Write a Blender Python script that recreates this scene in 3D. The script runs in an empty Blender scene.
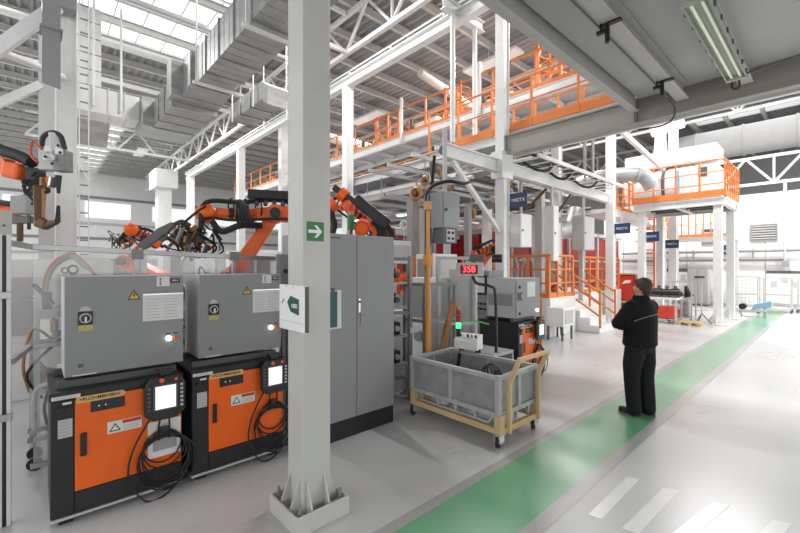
import bpy, bmesh, math, random
from mathutils import Vector, Matrix, Euler
R = math.radians
PI = math.pi
S = bpy.context.scene
COL = S.collection
random.seed(4)

# ------------------------------------------------------------------ camera
EYE = 1.85                      # lens height
FOC = 400.0                     # focal length in pixels of the 800 px frame
cd = bpy.data.cameras.new('camera'); cam = bpy.data.objects.new('camera', cd); COL.objects.link(cam)
cam.location = (0, 0, EYE); cam.rotation_euler = (R(90), 0, R(47.6))
cd.sensor_width = 36; cd.lens = 36 * FOC / 800; cd.clip_start = .05; cd.clip_end = 200
S.camera = cam

# ------------------------------------------------------------------ light
S.view_settings.view_transform = 'Standard'; S.view_settings.look = 'None'
S.view_settings.gamma = 1; S.view_settings.use_curve_mapping = False
S.view_settings.exposure = 0.5
S.cycles.use_denoising = True
S.cycles.max_bounces = 7; S.cycles.diffuse_bounces = 4; S.cycles.glossy_bounces = 3
S.cycles.transparent_max_bounces = 12; S.cycles.caustics_reflective = False; S.cycles.caustics_refractive = False
S.cycles.sample_clamp_indirect = 6
W = bpy.data.worlds.new('daylight'); S.world = W; W.use_nodes = True
W.node_tree.nodes['Background'].inputs[0].default_value = (.975, .99, 1, 1)
W.node_tree.nodes['Background'].inputs[1].default_value = 1.22

def area(loc, sx, sy, power, rot=(0, 0, 0), name='added_fill_light'):
    l = bpy.data.lights.new(name, 'AREA'); l.shape = 'RECTANGLE'; l.size = sx; l.size_y = sy
    l.energy = power; l.color = (1, .995, .985)
    o = bpy.data.objects.new(name, l); COL.objects.link(o); o.location = loc; o.rotation_euler = rot
    return o
# fill lamps added under the roof to brighten the hall (their housings are built with the roof)
FILL_LAMPS = [(-9, 4.9, .8), (-9, 13.5, 1), (-17, 13.5, 1), (-2.2, 12.0, .9), (-2.2, 19.6, 1.5), (5, 12.5, 1.0), (5, 20.6, 2.2), (-9, 20.0, 1), (-24, 6.0, 1), (-24, 14, 1), (-34, 5.6, 1), (-17, -1.5, .8)]
LAMP_NOTE = ['above the bend of the large air duct', 'over the middle of the orange walkways', 'over the left part of the higher walkway', 'beyond the mezzanine edge', 'over the ventilation platform', 'over the open floor right of the lane',
             'over the wire mesh trolleys', 'over the red machine line', 'over the left end of the long beam', 'over the far left of the higher walkway', 'farthest left by the round headed column', 'behind the tall left column']
FILL_LAMPS = [(-46.6 + 1.62 * round((x + 46.6) / 1.62), y, p) for x, y, p in FILL_LAMPS]   # each under a purlin
for (x, y, p) in FILL_LAMPS:
    area((x, y, 9.95), 2.4, .5, 420 * p)

# ------------------------------------------------------------------ picture geometry -> metres
_a = R(47.6); _s, _c = math.sin(_a), math.cos(_a)
def ray(px, py):
    t = (px - 400) / FOC
    return Vector((-_s + t * _c, _c + t * _s, (267 - py) / FOC))
def pt(px, py, d):
    return Vector((0, 0, EYE)) + ray(px, py) * d
def onx(px, py, x):
    D = ray(px, py); return Vector((0, 0, EYE)) + D * (x / D.x)
def ony(px, py, y):
    D = ray(px, py); return Vector((0, 0, EYE)) + D * (y / D.y)
def onz(px, py, z):
    D = ray(px, py); return Vector((0, 0, EYE)) + D * ((z - EYE) / D.z)

# ------------------------------------------------------------------ materials
def mat(name, col, rough=.5, metal=0.0, noise=0.0, scale=6, bump=0.0, emit=None, estr=1, coat=0, spec=.5, stretch=None, rvar=0):
    m = bpy.data.materials.new(name); m.use_nodes = True
    nt = m.node_tree; b = nt.nodes['Principled BSDF']
    b.inputs['Base Color'].default_value = (*col, 1); b.inputs['Roughness'].default_value = rough
    b.inputs['Metallic'].default_value = metal; b.inputs['Specular IOR Level'].default_value = spec
    if coat: b.inputs['Coat Weight'].default_value = coat; b.inputs['Coat Roughness'].default_value = .26
    if emit: b.inputs['Emission Color'].default_value = (*emit, 1); b.inputs['Emission Strength'].default_value = estr
    if noise or bump or rvar:
        tc = nt.nodes.new('ShaderNodeTexCoord'); n = nt.nodes.new('ShaderNodeTexNoise')
        n.inputs['Scale'].default_value = scale; n.inputs['Detail'].default_value = 5
        src = tc.outputs['Object']
        if stretch:
            mp = nt.nodes.new('ShaderNodeMapping'); mp.inputs['Scale'].default_value = stretch
            nt.links.new(src, mp.inputs[0]); src = mp.outputs[0]
        nt.links.new(src, n.inputs['Vector'])
        if noise:
            r = nt.nodes.new('ShaderNodeMapRange'); r.inputs[1].default_value = .25; r.inputs[2].default_value = .75
            r.inputs[3].default_value = 1 - noise; r.inputs[4].default_value = 1 + noise * .6
            nt.links.new(n.outputs[0], r.inputs[0])
            mx = nt.nodes.new('ShaderNodeVectorMath'); mx.operation = 'SCALE'; mx.inputs[0].default_value = col
            nt.links.new(r.outputs[0], mx.inputs['Scale']); nt.links.new(mx.outputs[0], b.inputs['Base Color'])
        if rvar:
            r2 = nt.nodes.new('ShaderNodeMapRange'); r2.inputs[1].default_value = .3; r2.inputs[2].default_value = .7
            r2.inputs[3].default_value = max(.02, rough - rvar); r2.inputs[4].default_value = rough + rvar
            nt.links.new(n.outputs[0], r2.inputs[0]); nt.links.new(r2.outputs[0], b.inputs['Roughness'])
        if bump:
            bp = nt.nodes.new('ShaderNodeBump'); bp.inputs['Strength'].default_value = bump; bp.inputs['Distance'].default_value = .01
            nt.links.new(n.outputs[0], bp.inputs['Height']); nt.links.new(bp.outputs[0], b.inputs['Normal'])
    return m

M = dict(
    white=mat('white_paint', (.80, .80, .79), .4, noise=.05, scale=3),
    steel=mat('white_steel_paint', (.74, .74, .73), .38, noise=.06, scale=4),
    offwhite=mat('column_paint', (.56, .55, .52), .35, noise=.05, scale=5, bump=.05),
    lgrey=mat('light_grey_paint', (.50, .50, .50), .4, noise=.05, scale=4),
    grey=mat('grey_cabinet_paint', (.27, .27, .275), .42, noise=.04, scale=30, bump=.03),
    mgrey=mat('mid_grey_paint', (.25, .25, .25), .45, noise=.08, scale=8),
    dgrey=mat('dark_grey_paint', (.10, .10, .10), .5, noise=.1, scale=8),
    black=mat('black_plastic', (.012, .012, .013), .38, noise=.1, scale=12),
    blackmat=mat('black_powder_coat', (.015, .015, .016), .5, noise=.15, scale=18, bump=.04),
    rubber=mat('black_rubber', (.012, .012, .012), .6, noise=.1),
    orange=mat('robot_orange', (.86, .13, .008), .36, noise=.05, scale=5),
    rail=mat('railing_orange', (.74, .22, .045), .45, noise=.05, scale=5),
    pole=mat('yellow_orange_paint', (.72, .30, .05), .45, noise=.08, scale=5),
    brown=mat('brown_profile_paint', (.36, .15, .035), .5, noise=.1, scale=6),
    red=mat('red_machine_paint', (.34, .014, .010), .4, noise=.15, scale=3),
    brightred=mat('bright_red_paint', (.60, .045, .02), .4, noise=.06, scale=4),
    tan=mat('tan_powder_coat', (.62, .44, .23), .5, noise=.06, scale=8),
    wood=mat('pale_wood', (.60, .42, .24), .7, noise=.2, scale=5, stretch=(1, 12, 6)),
    galv=mat('galvanised_sheet', (.44, .44, .435), .40, metal=.5, noise=.28, scale=2.5, rvar=.08, stretch=(1, 1, 3)),
    cratemetal=mat('worn_grey_steel', (.33, .33, .33), .45, metal=.15, noise=.2, scale=9, bump=.06),
    frame=mat('crate_frame_steel', (.45, .45, .45), .45, metal=.1, noise=.15, scale=9),
    alu=mat('aluminium_profile', (.40, .40, .395), .32, metal=.8, noise=.06, scale=10),
    chrome=mat('bright_zinc', (.7, .7, .7), .25, metal=.95),
    bronze=mat('brown_bronze_casting', (.13, .075, .04), .45, metal=.5, noise=.2, scale=9),
    copper=mat('coppery_fittings', (.42, .22, .09), .4, metal=.6, noise=.2, scale=9),
    deck=mat('grey_roof_sheet', (.30, .30, .30), .5, metal=.1, noise=.1, scale=1.5),
    slab=mat('painted_slab_underside', (.56, .56, .56), .6, noise=.06, scale=1.2, bump=.05),
    beamshade=mat('shaded_beam_taupe', (.33, .31, .28), .5, noise=.06, scale=2),  # darker taupe carries the shadow on the mezzanine end beam
    joist=mat('pale_joist_paint', (.52, .51, .48), .45, noise=.06, scale=2),
    green=mat('green_lane_paint', (.13, .38, .20), .28, noise=.10, scale=1.5, spec=.7, coat=.8),
    band=mat('grey_lane_border_paint', (.36, .36, .36), .28, noise=.08, scale=4, spec=.7, coat=.8),
    zebra=mat('white_floor_paint', (.84, .84, .84), .22, noise=.05, scale=4, spec=.6),
    signgreen=mat('sign_green', (.03, .19, .045), .4),
    signwhite=mat('sign_white', (.85, .86, .85), .4),
    darkgreen=mat('dark_green_print', (.02, .10, .07), .5),
    teal=mat('teal_plastic_sleeve', (.012, .085, .10), .35, noise=.15, scale=7),
    paper=mat('white_paper', (.72, .72, .70), .7, noise=.03),
    ink=mat('grey_print', (.32, .32, .32), .7),
    yellow=mat('warning_yellow', (.75, .48, .06), .5),
    paleyellow=mat('yellow_print_label', (.55, .45, .15), .6),
    labeltan=mat('tan_tape_label', (.72, .45, .17), .55),
    blue=mat('navy_sign', (.018, .045, .12), .4),
    lens_red=mat('red_beacon_lens', (.5, .03, .02), .3),
    lens_green=mat('green_lamp_lens', (.02, .5, .12), .3, emit=(.05, 1, .3), estr=1.6),
    led=mat('red_led', (.9, .05, .05), .4, emit=(1, .06, .08), estr=1.6),
    ledback=mat('dark_red_display', (.16, .004, .006), .4),
    screen=mat('lit_screen', (.7, .75, .75), .3, emit=(.85, .92, .92), estr=.55),
    lamp=mat('lamp_diffuser', (.9, .9, .9), .4, emit=(1, .98, .94), estr=2.2),
    signal=mat('lit_white_lamp', (.9, .9, .9), .3, emit=(1, 1, .97), estr=3.5),
    tube=mat('faint_glow_fluorescent_tube', (.72, .76, .66), .25, emit=(.8, .85, .7), estr=.12),  # faint glow put into the tube material
    fixture=mat('grey_green_fixture', (.36, .38, .32), .4),
    skin=mat('skin', (.50, .27, .19), .5, noise=.06, scale=20),
    hair=mat('brown_hair', (.045, .025, .015), .6, noise=.35, scale=60, bump=.4, stretch=(1, 1, .2)),
    jacket=mat('black_jacket_fabric', (.008, .008, .009), .8, spec=.2, noise=.25, scale=25, bump=.3),
    trousers=mat('charcoal_work_trousers', (.012, .012, .013), .75, spec=.2, noise=.25, scale=25, bump=.3),
    piping=mat('grey_reflective_piping', (.25, .25, .26), .5),
    paleblue=mat('pale_blue_plastic', (.25, .42, .58), .5),
    hosered=mat('red_hose', (.55, .08, .04), .5), hosegreen=mat('green_hose', (.25, .45, .2), .5),
    hosegrey=mat('grey_hose', (.35, .35, .36), .5),
    greentop=mat('green_cable', (.08, .5, .12), .4),
)
# floor: glossy pale epoxy with faint scuffs and stains
def floor_mat():
    m = mat('pale_epoxy_floor', (.66, .66, .655), .2, spec=.6, coat=.3)
    nt = m.node_tree; b = nt.nodes['Principled BSDF']; L = nt.links
    tc = nt.nodes.new('ShaderNodeTexCoord')
    n1 = nt.nodes.new('ShaderNodeTexNoise'); n1.inputs['Scale'].default_value = .7; n1.inputs['Detail'].default_value = 6
    n2 = nt.nodes.new('ShaderNodeTexNoise'); n2.inputs['Scale'].default_value = 14; n2.inputs['Detail'].default_value = 8
    mp = nt.nodes.new('ShaderNodeMapping'); mp.inputs['Scale'].default_value = (3, .6, 1); mp.inputs['Rotation'].default_value = (0, 0, .4)
    L.new(tc.outputs['Object'], n1.inputs[0]); L.new(tc.outputs['Object'], mp.inputs[0]); L.new(mp.outputs[0], n2.inputs[0])
    cr = nt.nodes.new('ShaderNodeValToRGB')
    cr.color_ramp.elements[0].position = .3; cr.color_ramp.elements[0].color = (.50, .50, .50, 1)
    cr.color_ramp.elements[1].position = .62; cr.color_ramp.elements[1].color = (.58, .58, .58, 1)
    L.new(n1.outputs[0], cr.inputs[0])
    c2 = nt.nodes.new('ShaderNodeValToRGB')
    c2.color_ramp.elements[0].position = .27; c2.color_ramp.elements[0].color = (.94, .94, .94, 1)
    c2.color_ramp.elements[1].position = .40; c2.color_ramp.elements[1].color = (1, 1, 1, 1)
    L.new(n2.outputs[0], c2.inputs[0])
    mx = nt.nodes.new('ShaderNodeMix'); mx.data_type = 'RGBA'; mx.blend_type = 'MULTIPLY'; mx.inputs[0].default_value = .8
    L.new(cr.outputs[0], mx.inputs[6]); L.new(c2.outputs[0], mx.inputs[7]); L.new(mx.outputs[2], b.inputs['Base Color'])
    r = nt.nodes.new('ShaderNodeMapRange'); r.inputs[3].default_value = .22; r.inputs[4].default_value = .36
    L.new(n1.outputs[0], r.inputs[0]); L.new(r.outputs[0], b.inputs['Roughness'])
    return m
M['floor'] = floor_mat()
def clear_mat():
    m = bpy.data.materials.new('polycarbonate_sheet'); m.use_nodes = True; nt = m.node_tree; nt.nodes.clear()
    o = nt.nodes.new('ShaderNodeOutputMaterial'); t = nt.nodes.new('ShaderNodeBsdfTransparent'); t.inputs[0].default_value = (.93, .94, .93, 1)
    g = nt.nodes.new('ShaderNodeBsdfGlossy'); g.inputs['Roughness'].default_value = .06
    d = nt.nodes.new('ShaderNodeBsdfDiffuse'); d.inputs[0].default_value = (.8, .8, .8, 1)
    a = nt.nodes.new('ShaderNodeMixShader'); a.inputs[0].default_value = .07
    b = nt.nodes.new('ShaderNodeMixShader')
    n = nt.nodes.new('ShaderNodeTexNoise'); n.inputs['Scale'].default_value = 2.2; n.inputs['Detail'].default_value = 7
    tc = nt.nodes.new('ShaderNodeTexCoord'); nt.links.new(tc.outputs['Object'], n.inputs[0])
    r = nt.nodes.new('ShaderNodeMapRange'); r.inputs[1].default_value = .42; r.inputs[2].default_value = .75; r.inputs[3].default_value = .04; r.inputs[4].default_value = .26
    nt.links.new(n.outputs[0], r.inputs[0]); nt.links.new(r.outputs[0], b.inputs[0])
    nt.links.new(t.outputs[0], a.inputs[1]); nt.links.new(g.outputs[0], a.inputs[2])
    nt.links.new(a.outputs[0], b.inputs[1]); nt.links.new(d.outputs[0], b.inputs[2]); nt.links.new(b.outputs[0], o.inputs[0])
    return m
M['clear'] = clear_mat()

# ------------------------------------------------------------------ mesh builder
def basis(d, up=(0, 0, 1)):
    d = Vector(d).normalized(); u = Vector(up)
    if abs(d.dot(u)) > .98: u = Vector((1, 0, 0))
    s = d.cross(u).normalized(); return d, s, s.cross(d).normalized()
class MB:
    def __init__(s): s.v = []; s.f = []
    def add(s, vs, fs):
        o = len(s.v); s.v += [tuple(v) for v in vs]; s.f += [tuple(o + i for i in f) for f in fs]; return s
    def box(s, x0, x1, y0, y1, z0, z1):
        return s.add([(x, y, z) for x in (x0, x1) for y in (y0, y1) for z in (z0, z1)],
                     [(0, 1, 3, 2), (4, 6, 7, 5), (0, 4, 5, 1), (2, 3, 7, 6), (0, 2, 6, 4), (1, 5, 7, 3)])
    def cbox(s, c, sx, sy, sz, rot=None):
        vs = [Vector((x, y, z)) for x in (-sx / 2, sx / 2) for y in (-sy / 2, sy / 2) for z in (-sz / 2, sz / 2)]
        if rot is not None:
            m = Euler(rot).to_matrix(); vs = [m @ v for v in vs]
        return s.add([v + Vector(c) for v in vs], [(0, 1, 3, 2), (4, 6, 7, 5), (0, 4, 5, 1), (2, 3, 7, 6), (0, 2, 6, 4), (1, 5, 7, 3)])
    def bar(s, p, q, w, h=None, up=(0, 0, 1), w2=None, h2=None):
        h = h or w; w2 = w2 or w; h2 = h2 or h
        p, q = Vector(p), Vector(q); d, a, b = basis(q - p, up)
        vs = [p + a * i * w / 2 + b * j * h / 2 for i, j in ((-1, -1), (1, -1), (1, 1), (-1, 1))] + \
             [q + a * i * w2 / 2 + b * j * h2 / 2 for i, j in ((-1, -1), (1, -1), (1, 1), (-1, 1))]
        return s.add(vs, [(3, 2, 1, 0), (4, 5, 6, 7), (0, 1, 5, 4), (1, 2, 6, 5), (2, 3, 7, 6), (3, 0, 4, 7)])
    def ibeam(s, p, q, w, h, t=.02, up=(0, 0, 1)):
        p, q = Vector(p), Vector(q); d, a, b = basis(q - p, up)
        s.bar(p + b * (h / 2 - t / 2), q + b * (h / 2 - t / 2), w, t, up)
        s.bar(p - b * (h / 2 - t / 2), q - b * (h / 2 - t / 2), w, t, up)
        return s.bar(p, q, t, h - 2 * t, up)
    def cyl(s, p, q, r, r2=None, n=12):
        p, q = Vector(p), Vector(q); r2 = r if r2 is None else r2; d, a, b = basis(q - p)
        ri = [p + (a * math.cos(2 * PI * i / n) + b * math.sin(2 * PI * i / n)) * r for i in range(n)]
        rj = [q + (a * math.cos(2 * PI * i / n) + b * math.sin(2 * PI * i / n)) * r2 for i in range(n)]
        return s.add(ri + rj, [tuple(range(n))[::-1], tuple(range(n, 2 * n))] + [(i, (i + 1) % n, n + (i + 1) % n, n + i) for i in range(n)])
    def tube(s, pts, r, n=8, smooth=True, closed=False):
        P = [Vector(p) for p in pts]
        if smooth and len(P) > 2:
            Q = []
            m = len(P)
            for i in range(m if closed else m - 1):
                if closed: a, b, c, d = P[i - 1], P[i], P[(i + 1) % m], P[(i + 2) % m]
                else: a, b, c, d = P[max(i - 1, 0)], P[i], P[i + 1], P[min(i + 2, m - 1)]
                for k in range(5):
                    t = k / 5
                    Q.append(.5 * ((2 * b) + (c - a) * t + (2 * a - 5 * b + 4 * c - d) * t * t + (3 * b - a - 3 * c + d) * t ** 3))
            if not closed: Q.append(P[-1])
            P = Q
        rings = []; prev = None
        for i, p in enumerate(P):
            if closed: d = P[(i + 1) % len(P)] - P[i - 1]
            else: d = P[min(i + 1, len(P) - 1)] - P[max(i - 1, 0)]
            d.normalize()
            if prev is None: _, a, _b = basis(d)
            else:
                a = prev - d * prev.dot(d)
                a = a.normalized() if a.length > 1e-6 else basis(d)[1]
            b = d.cross(a); prev = a
            rr = r(i / (len(P) - 1)) if callable(r) else r
            rings.append([p + (a * math.cos(2 * PI * k / n) + b * math.sin(2 * PI * k / n)) * rr for k in range(n)])
        vs = [v for g in rings for v in g]; fs = []
        L = len(rings)
        for i in range(L if closed else L - 1):
            j = (i + 1) % L
            for k in range(n): fs.append((i * n + k, i * n + (k + 1) % n, j * n + (k + 1) % n, j * n + k))
        if not closed: fs += [tuple(range(n))[::-1], tuple((L - 1) * n + k for k in range(n))]
        return s.add(vs, fs)
    def ring(s, c, nrm, R_, r, n=20, m=6):
        d, a, b = basis(nrm)
        return s.tube([Vector(c) + (a * math.cos(2 * PI * i / n) + b * math.sin(2 * PI * i / n)) * R_ for i in range(n)], r, m, smooth=False, closed=True)
    def prism(s, poly, origin, ux, uy, th):
        ux, uy = Vector(ux), Vector(uy); nn = ux.cross(uy).normalized(); o = Vector(origin); n = len(poly)
        A = [o + ux * x + uy * y for x, y in poly]; B = [a + nn * th for a in A]
        return s.add(A + B, [tuple(range(n))[::-1], tuple(range(n, 2 * n))] + [(i, (i + 1) % n, n + (i + 1) % n, n + i) for i in range(n)])
    def sph(s, c, r, n=12, m=8, sc=(1, 1, 1)):
        c = Vector(c); vs = [c + Vector((0, 0, r * sc[2]))]; fs = []
        for i in range(1, m):
            for k in range(n):
                a, b = PI * i / m, 2 * PI * k / n
                vs.append(c + Vector((math.sin(a) * math.cos(b) * r * sc[0], math.sin(a) * math.sin(b) * r * sc[1], math.cos(a) * r * sc[2])))
        vs.append(c - Vector((0, 0, r * sc[2])))
        for k in range(n):
            fs.append((0, 1 + k, 1 + (k + 1) % n)); fs.append((len(vs) - 1, 1 + (m - 2) * n + (k + 1) % n, 1 + (m - 2) * n + k))
            for i in range(m - 2): fs.append((1 + i * n + k, 1 + (i + 1) * n + k, 1 + (i + 1) * n + (k + 1) % n, 1 + i * n + (k + 1) % n))
        return s.add(vs, fs)
    def build(s, name, m, parent=None, world=True, bevel=0, smooth=None, loc=None):
        """Link as one mesh object.  world: vertices are world coordinates (parents are unrotated)."""
        off = Vector((0, 0, 0))
        if parent is not None and world:
            q = parent
            while q is not None: off += q.location; q = q.parent
        org = Vector(loc) if loc is not None else Vector((0, 0, 0))
        me = bpy.data.meshes.new(name)
        me.from_pydata([tuple(Vector(v) - off - org) for v in s.v], [], s.f); me.validate()
        bm = bmesh.new(); bm.from_mesh(me); bmesh.ops.recalc_face_normals(bm, faces=bm.faces); bm.to_mesh(me); bm.free()
        me.materials.append(M[m] if isinstance(m, str) else m)
        if smooth: me.polygons.foreach_set('use_smooth', [True] * len(me.polygons))
        o = bpy.data.objects.new(name, me); COL.objects.link(o)
        o.location = org
        if parent is not None: o.parent = parent
        if smooth == 'auto' or smooth is True:
            try: me.set_sharp_from_angle(angle=R(38))
            except Exception: pass
        if bevel:
            b = o.modifiers.new('bevel', 'BEVEL'); b.width = bevel; b.segments = 2; b.limit_method = 'ANGLE'
        return o

def tag(o, label, cat, group=None, kind=None):
    if label: o['label'] = label
    if cat: o['category'] = cat
    if group: o['group'] = group
    if kind: o['kind'] = kind
    return o
def thing(name, label, cat, loc=(0, 0, 0), group=None):
    o = bpy.data.objects.new(name, None); COL.objects.link(o); o.location = loc; o.empty_display_size = .1
    return tag(o, label, cat, group)
def struct(o):
    o['kind'] = 'structure'; return o
def copy_tree(o, loc=None, label=None, parent=None, rz=None):
    c = o.copy(); COL.objects.link(c)
    if parent is not None: c.parent = parent
    if loc is not None: c.location = loc
    if rz is not None: c.rotation_euler.z = rz
    if label: c['label'] = label
    for ch in list(o.children): copy_tree(ch, parent=c)
    return c
def text(name, s, size, m, parent, loc, face='x', world=True, depth=.0008, squash=1.0, bold=0):
    cu = bpy.data.curves.new(name, 'FONT'); cu.body = s; cu.size = size; cu.extrude = depth; cu.align_x = 'CENTER'; cu.align_y = 'CENTER'; cu.offset = bold
    t = bpy.data.objects.new('tmp', cu); COL.objects.link(t)
    bpy.context.view_layer.update()
    me = bpy.data.meshes.new_from_object(t.evaluated_get(bpy.context.evaluated_depsgraph_get()))
    bpy.data.objects.remove(t)
    me.materials.clear(); me.materials.append(M[m])
    o = bpy.data.objects.new(name, me); COL.objects.link(o)
    off = Vector((0, 0, 0))
    if world:
        q = parent
        while q is not None: off += q.location; q = q.parent
    o.parent = parent; o.location = Vector(loc) - off
    o.rotation_euler = {'x': (R(90), 0, R(90)), '-y': (R(90), 0, 0), '-x': (R(90), 0, R(-90))}[face]
    o.scale = (squash, 1, 1)
    return o

# ================================================================== SETTING
# ---- floor and floor markings
fl = struct(MB().box(-48, 14, -9, 44, -.2, 0).build('floor', 'floor'))
def strip(x0, x1, y0, y1, m, z=.003):
    mb = MB(); n = int((y1 - y0) / .8)
    for i in range(n): a, b = y0 + (y1 - y0) * i / n, y0 + (y1 - y0) * (i + 1) / n; mb.add([(x0, a, z), (x1, a, z), (x1, b, z), (x0, b, z)], [(0, 1, 2, 3)])
    return struct(mb.build('floor_marking', m, fl))
strip(-2.085, -1.50, -6, 23.2, 'green')
strip(-2.18, -2.085, -6, 23.2, 'band'); strip(-1.50, -1.385, -6, 23.2, 'band')
for (a, b, c, d) in [((-1.255, 3.04), (-1.165, 3.06), (-1.165, 3.88), (-1.25, 3.85)), ((-1.03, 3.06), (-.93, 3.08), (-.885, 3.93), (-.985, 3.88)),
                     ((-.80, 3.12), (-.69, 3.14), (-.565, 3.98), (-.665, 3.93)), ((-.46, 3.2), (-.35, 3.22), (-.22, 4.02), (-.32, 3.98))]:
    mb = MB(); q = [a, b, c, d]
    mb.add([(x, y, .0005) for x, y in q] + [(x, y, .003) for x, y in q], [(3, 2, 1, 0), (4, 5, 6, 7), (0, 1, 5, 4), (1, 2, 6, 5), (2, 3, 7, 6), (3, 0, 4, 7)])
    mb.build('floor_marking', 'zebra', fl)

# ---- roof: corrugated deck with openings for the rooflights, purlins as parts
ROOF = 10.78
SKY = [(-19.5, -13.0, .3, 6.6), (-47, -26, 1.0, 4.3), (-6, 12, 26.5, 31.0), (-12.0, 0, 19.0, 22.5), (2, 12, 10, 15), (-7, -1, -7, -3)]  # last two openings lie out of view, added to let light in
def deck(mb, x0, x1, y0, y1):
    P = .32; n = int((y1 - y0) / P); A = .08
    for i in range(n):
        y = y0 + i * P
        prof = [(y, 0), (y + .06, A), (y + .17, A), (y + .23, 0), (y + P, 0)]
        for (ya, za), (yb, zb) in zip(prof[:-1], prof[1:]):
            mb.add([(x0, ya, ROOF + za), (x1, ya, ROOF + za), (x1, yb, ROOF + zb), (x0, yb, ROOF + zb)], [(0, 1, 2, 3)])
mb = MB()
XS = sorted({-48, 14, *[s[0] for s in SKY], *[s[1] for s in SKY]}); YS = sorted({-9, 44, *[s[2] for s in SKY], *[s[3] for s in SKY]})
for xa, xb in zip(XS[:-1], XS[1:]):
    run = None
    for ya, yb in zip(YS[:-1], YS[1:]):
        hole = any(s[0] <= xa and xb <= s[1] and s[2] <= ya and yb <= s[3] for s in SKY)
        if hole:
            if run: deck(mb, xa, xb, *run); run = None
        else: run = (run[0], yb) if run else (ya, yb)
    if run: deck(mb, xa, xb, *run)
ceil = struct(mb.build('ceiling', 'deck'))
ceil.modifiers.new('sheet', 'SOLIDIFY').thickness = .02
x = -46.6
while x < 13:
    MB().ibeam((x, -8.9, ROOF - .14), (x, 43.9, ROOF - .14), .14, .26, .02).build('purlin', 'joist', ceil)
    x += 1.62
for (x0, x1, y0, y1) in SKY:      # upstand frame and glazing bars of each rooflight
    mb = MB()
    for xx in (x0, x1): mb.box(xx - .06, xx + .06, y0, y1, ROOF - .05, ROOF + .3)
    for yy in (y0, y1): mb.box(x0, x1, yy - .06, yy + .06, ROOF - .05, ROOF + .3)
    y = y0 + .9
    while y < y1: mb.box(x0, x1, y - .02, y + .02, ROOF + .1, ROOF + .16); y += .9
    mb.build('rooflight_frame', 'steel', ceil)

# ---- walls
bw = struct(MB().box(-9, 14, 24, 24.15, 0, 5.0).build('wall_back', 'white'))
MB().box(-9, 14, 23.96, 24.2, 5.0, 5.12).build('coping', 'steel', bw)
MB().box(-9, 14, 23.94, 24, .0, .12).build('skirting', 'lgrey', bw)
for i in range(8): MB().box(-8 + i * 2.9, -7.96 + i * 2.9, 23.985, 24, .12, 5.0).build('panel_joint', 'lgrey', bw)
struct(MB().box(-48, 14, 43.8, 44, 0, ROOF).build('wall_far', 'lgrey'))
lw = struct(MB().box(-48, -47.8, -9, 44, 0, ROOF).build('wall_left', 'white'))
for z in (3.0, 4.4, 5.8, 8.3): MB().box(-47.8, -47.72, -9, 44, z, z + .25).build('cladding_rail', 'mgrey' if z in (4.4, 8.3) else 'lgrey', lw)
for i in range(9):
    y0 = -7.5 + i * 5.5
    MB().box(-47.8, -47.74, y0, y0 + 3.6, 6.5, 8.0).build('window_band', 'screen', lw)

# ---- mezzanine overhead on the right
mz = struct(MB().box(-2.36, 9, -7, 7.86, 4.80, 4.95).build('mezzanine_floor', 'slab'))
MB().ibeam((-2.41, -7, 4.745), (-2.41, 7.8, 4.745), .13, .36, .018).build('edge_beam', 'joist', mz)
for x in (-1.70, -.92, .15, 1.3, 2.5, 3.8, 5.2):
    MB().ibeam((x, -7, 4.665), (x, 7.77, 4.665), .17, .22, .015).build('joist', 'joist', mz)
MB().ibeam((-5.1, 7.93, 4.60), (9, 7.93, 4.60), .15, .42, .02).build('end_beam', 'beamshade', mz)
MB().box(-2.44, -2.38, 7.84, 7.88, 4.40, 4.82).build('end_plate', 'dgrey', mz)

# conduit and clamps on the second joist
t = thing('overhead_conduit', 'thin black conduit clipped under the mezzanine joist and curling at its end', 'conduit', (-1.80, 5.0, 4.5))
MB().tube([(-1.81, -1, 4.54), (-1.81, 3, 4.54), (-1.81, 6.4, 4.54), (-1.80, 7.3, 4.50)], .014, 6, smooth=False).build('pipe', 'dgrey', t, smooth=True)
MB().tube([(-1.80, 7.3, 4.50), (-1.77, 7.62, 4.40), (-1.86, 7.80, 4.28), (-2.05, 7.86, 4.24), (-2.38, 7.88, 4.27)], .014, 6).build('cable_end', 'black', t, smooth=True)
for i, (y, lb) in enumerate([(4.7, 'black beam clamp gripping the mezzanine joist nearer the camera'), (6.75, 'smaller looking black beam clamp at the far end of the joist')]):
    c = thing('beam_clamp', lb, 'clamp', (-1.76, y, 4.35))
    MB().box(-1.80, -1.58, y - .03, y + .03, 4.53, 4.552).box(-1.80, -1.78, y - .03, y + .03, 4.5, 4.6).build('jaw', 'black', c)
    MB().cyl((-1.73, y, 4.53), (-1.73, y, 4.34), .026, n=8).build('stem', 'black', c)
    MB().box(-1.84, -1.71, y - .02, y + .02, 4.46, 4.50).build('arm', 'black', c)

# fluorescent fitting under the mezzanine
t = thing('fluorescent_fitting', 'long twin tube fluorescent fitting hanging under the mezzanine ceiling', 'light', (-.93, 6, 4.40))
mb = MB().prism([(-.11, .0), (.11, 0), (.075, .075), (-.075, .075)], (-.93, 7.05, 4.43), (1, 0, 0), (0, 0, 1), 2.4)
mb.build('housing', 'fixture', t)
for dx in (-.045, .045): MB().cyl((-.93 + dx, 4.72, 4.41), (-.93 + dx, 6.98, 4.41), .016, n=8).build('tube', 'tube', t, smooth=True)
for yy in (6.99, 4.64): MB().box(-1.045, -.815, yy, yy + .06, 4.375, 4.44).build('end_cap', 'fixture', t)
for dx in (-.105, .105): MB().box(-.93 + dx - .008, -.93 + dx + .008, 4.7, 7.0, 4.385, 4.435).build('side_lip', 'fixture', t)
for i in range(7):
    for dx in (-.12, .12): MB().cbox((-.93 + dx, 4.9 + i * .33, 4.42), .02, .035, .05).build('clip', 'dgrey', t)
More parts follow.
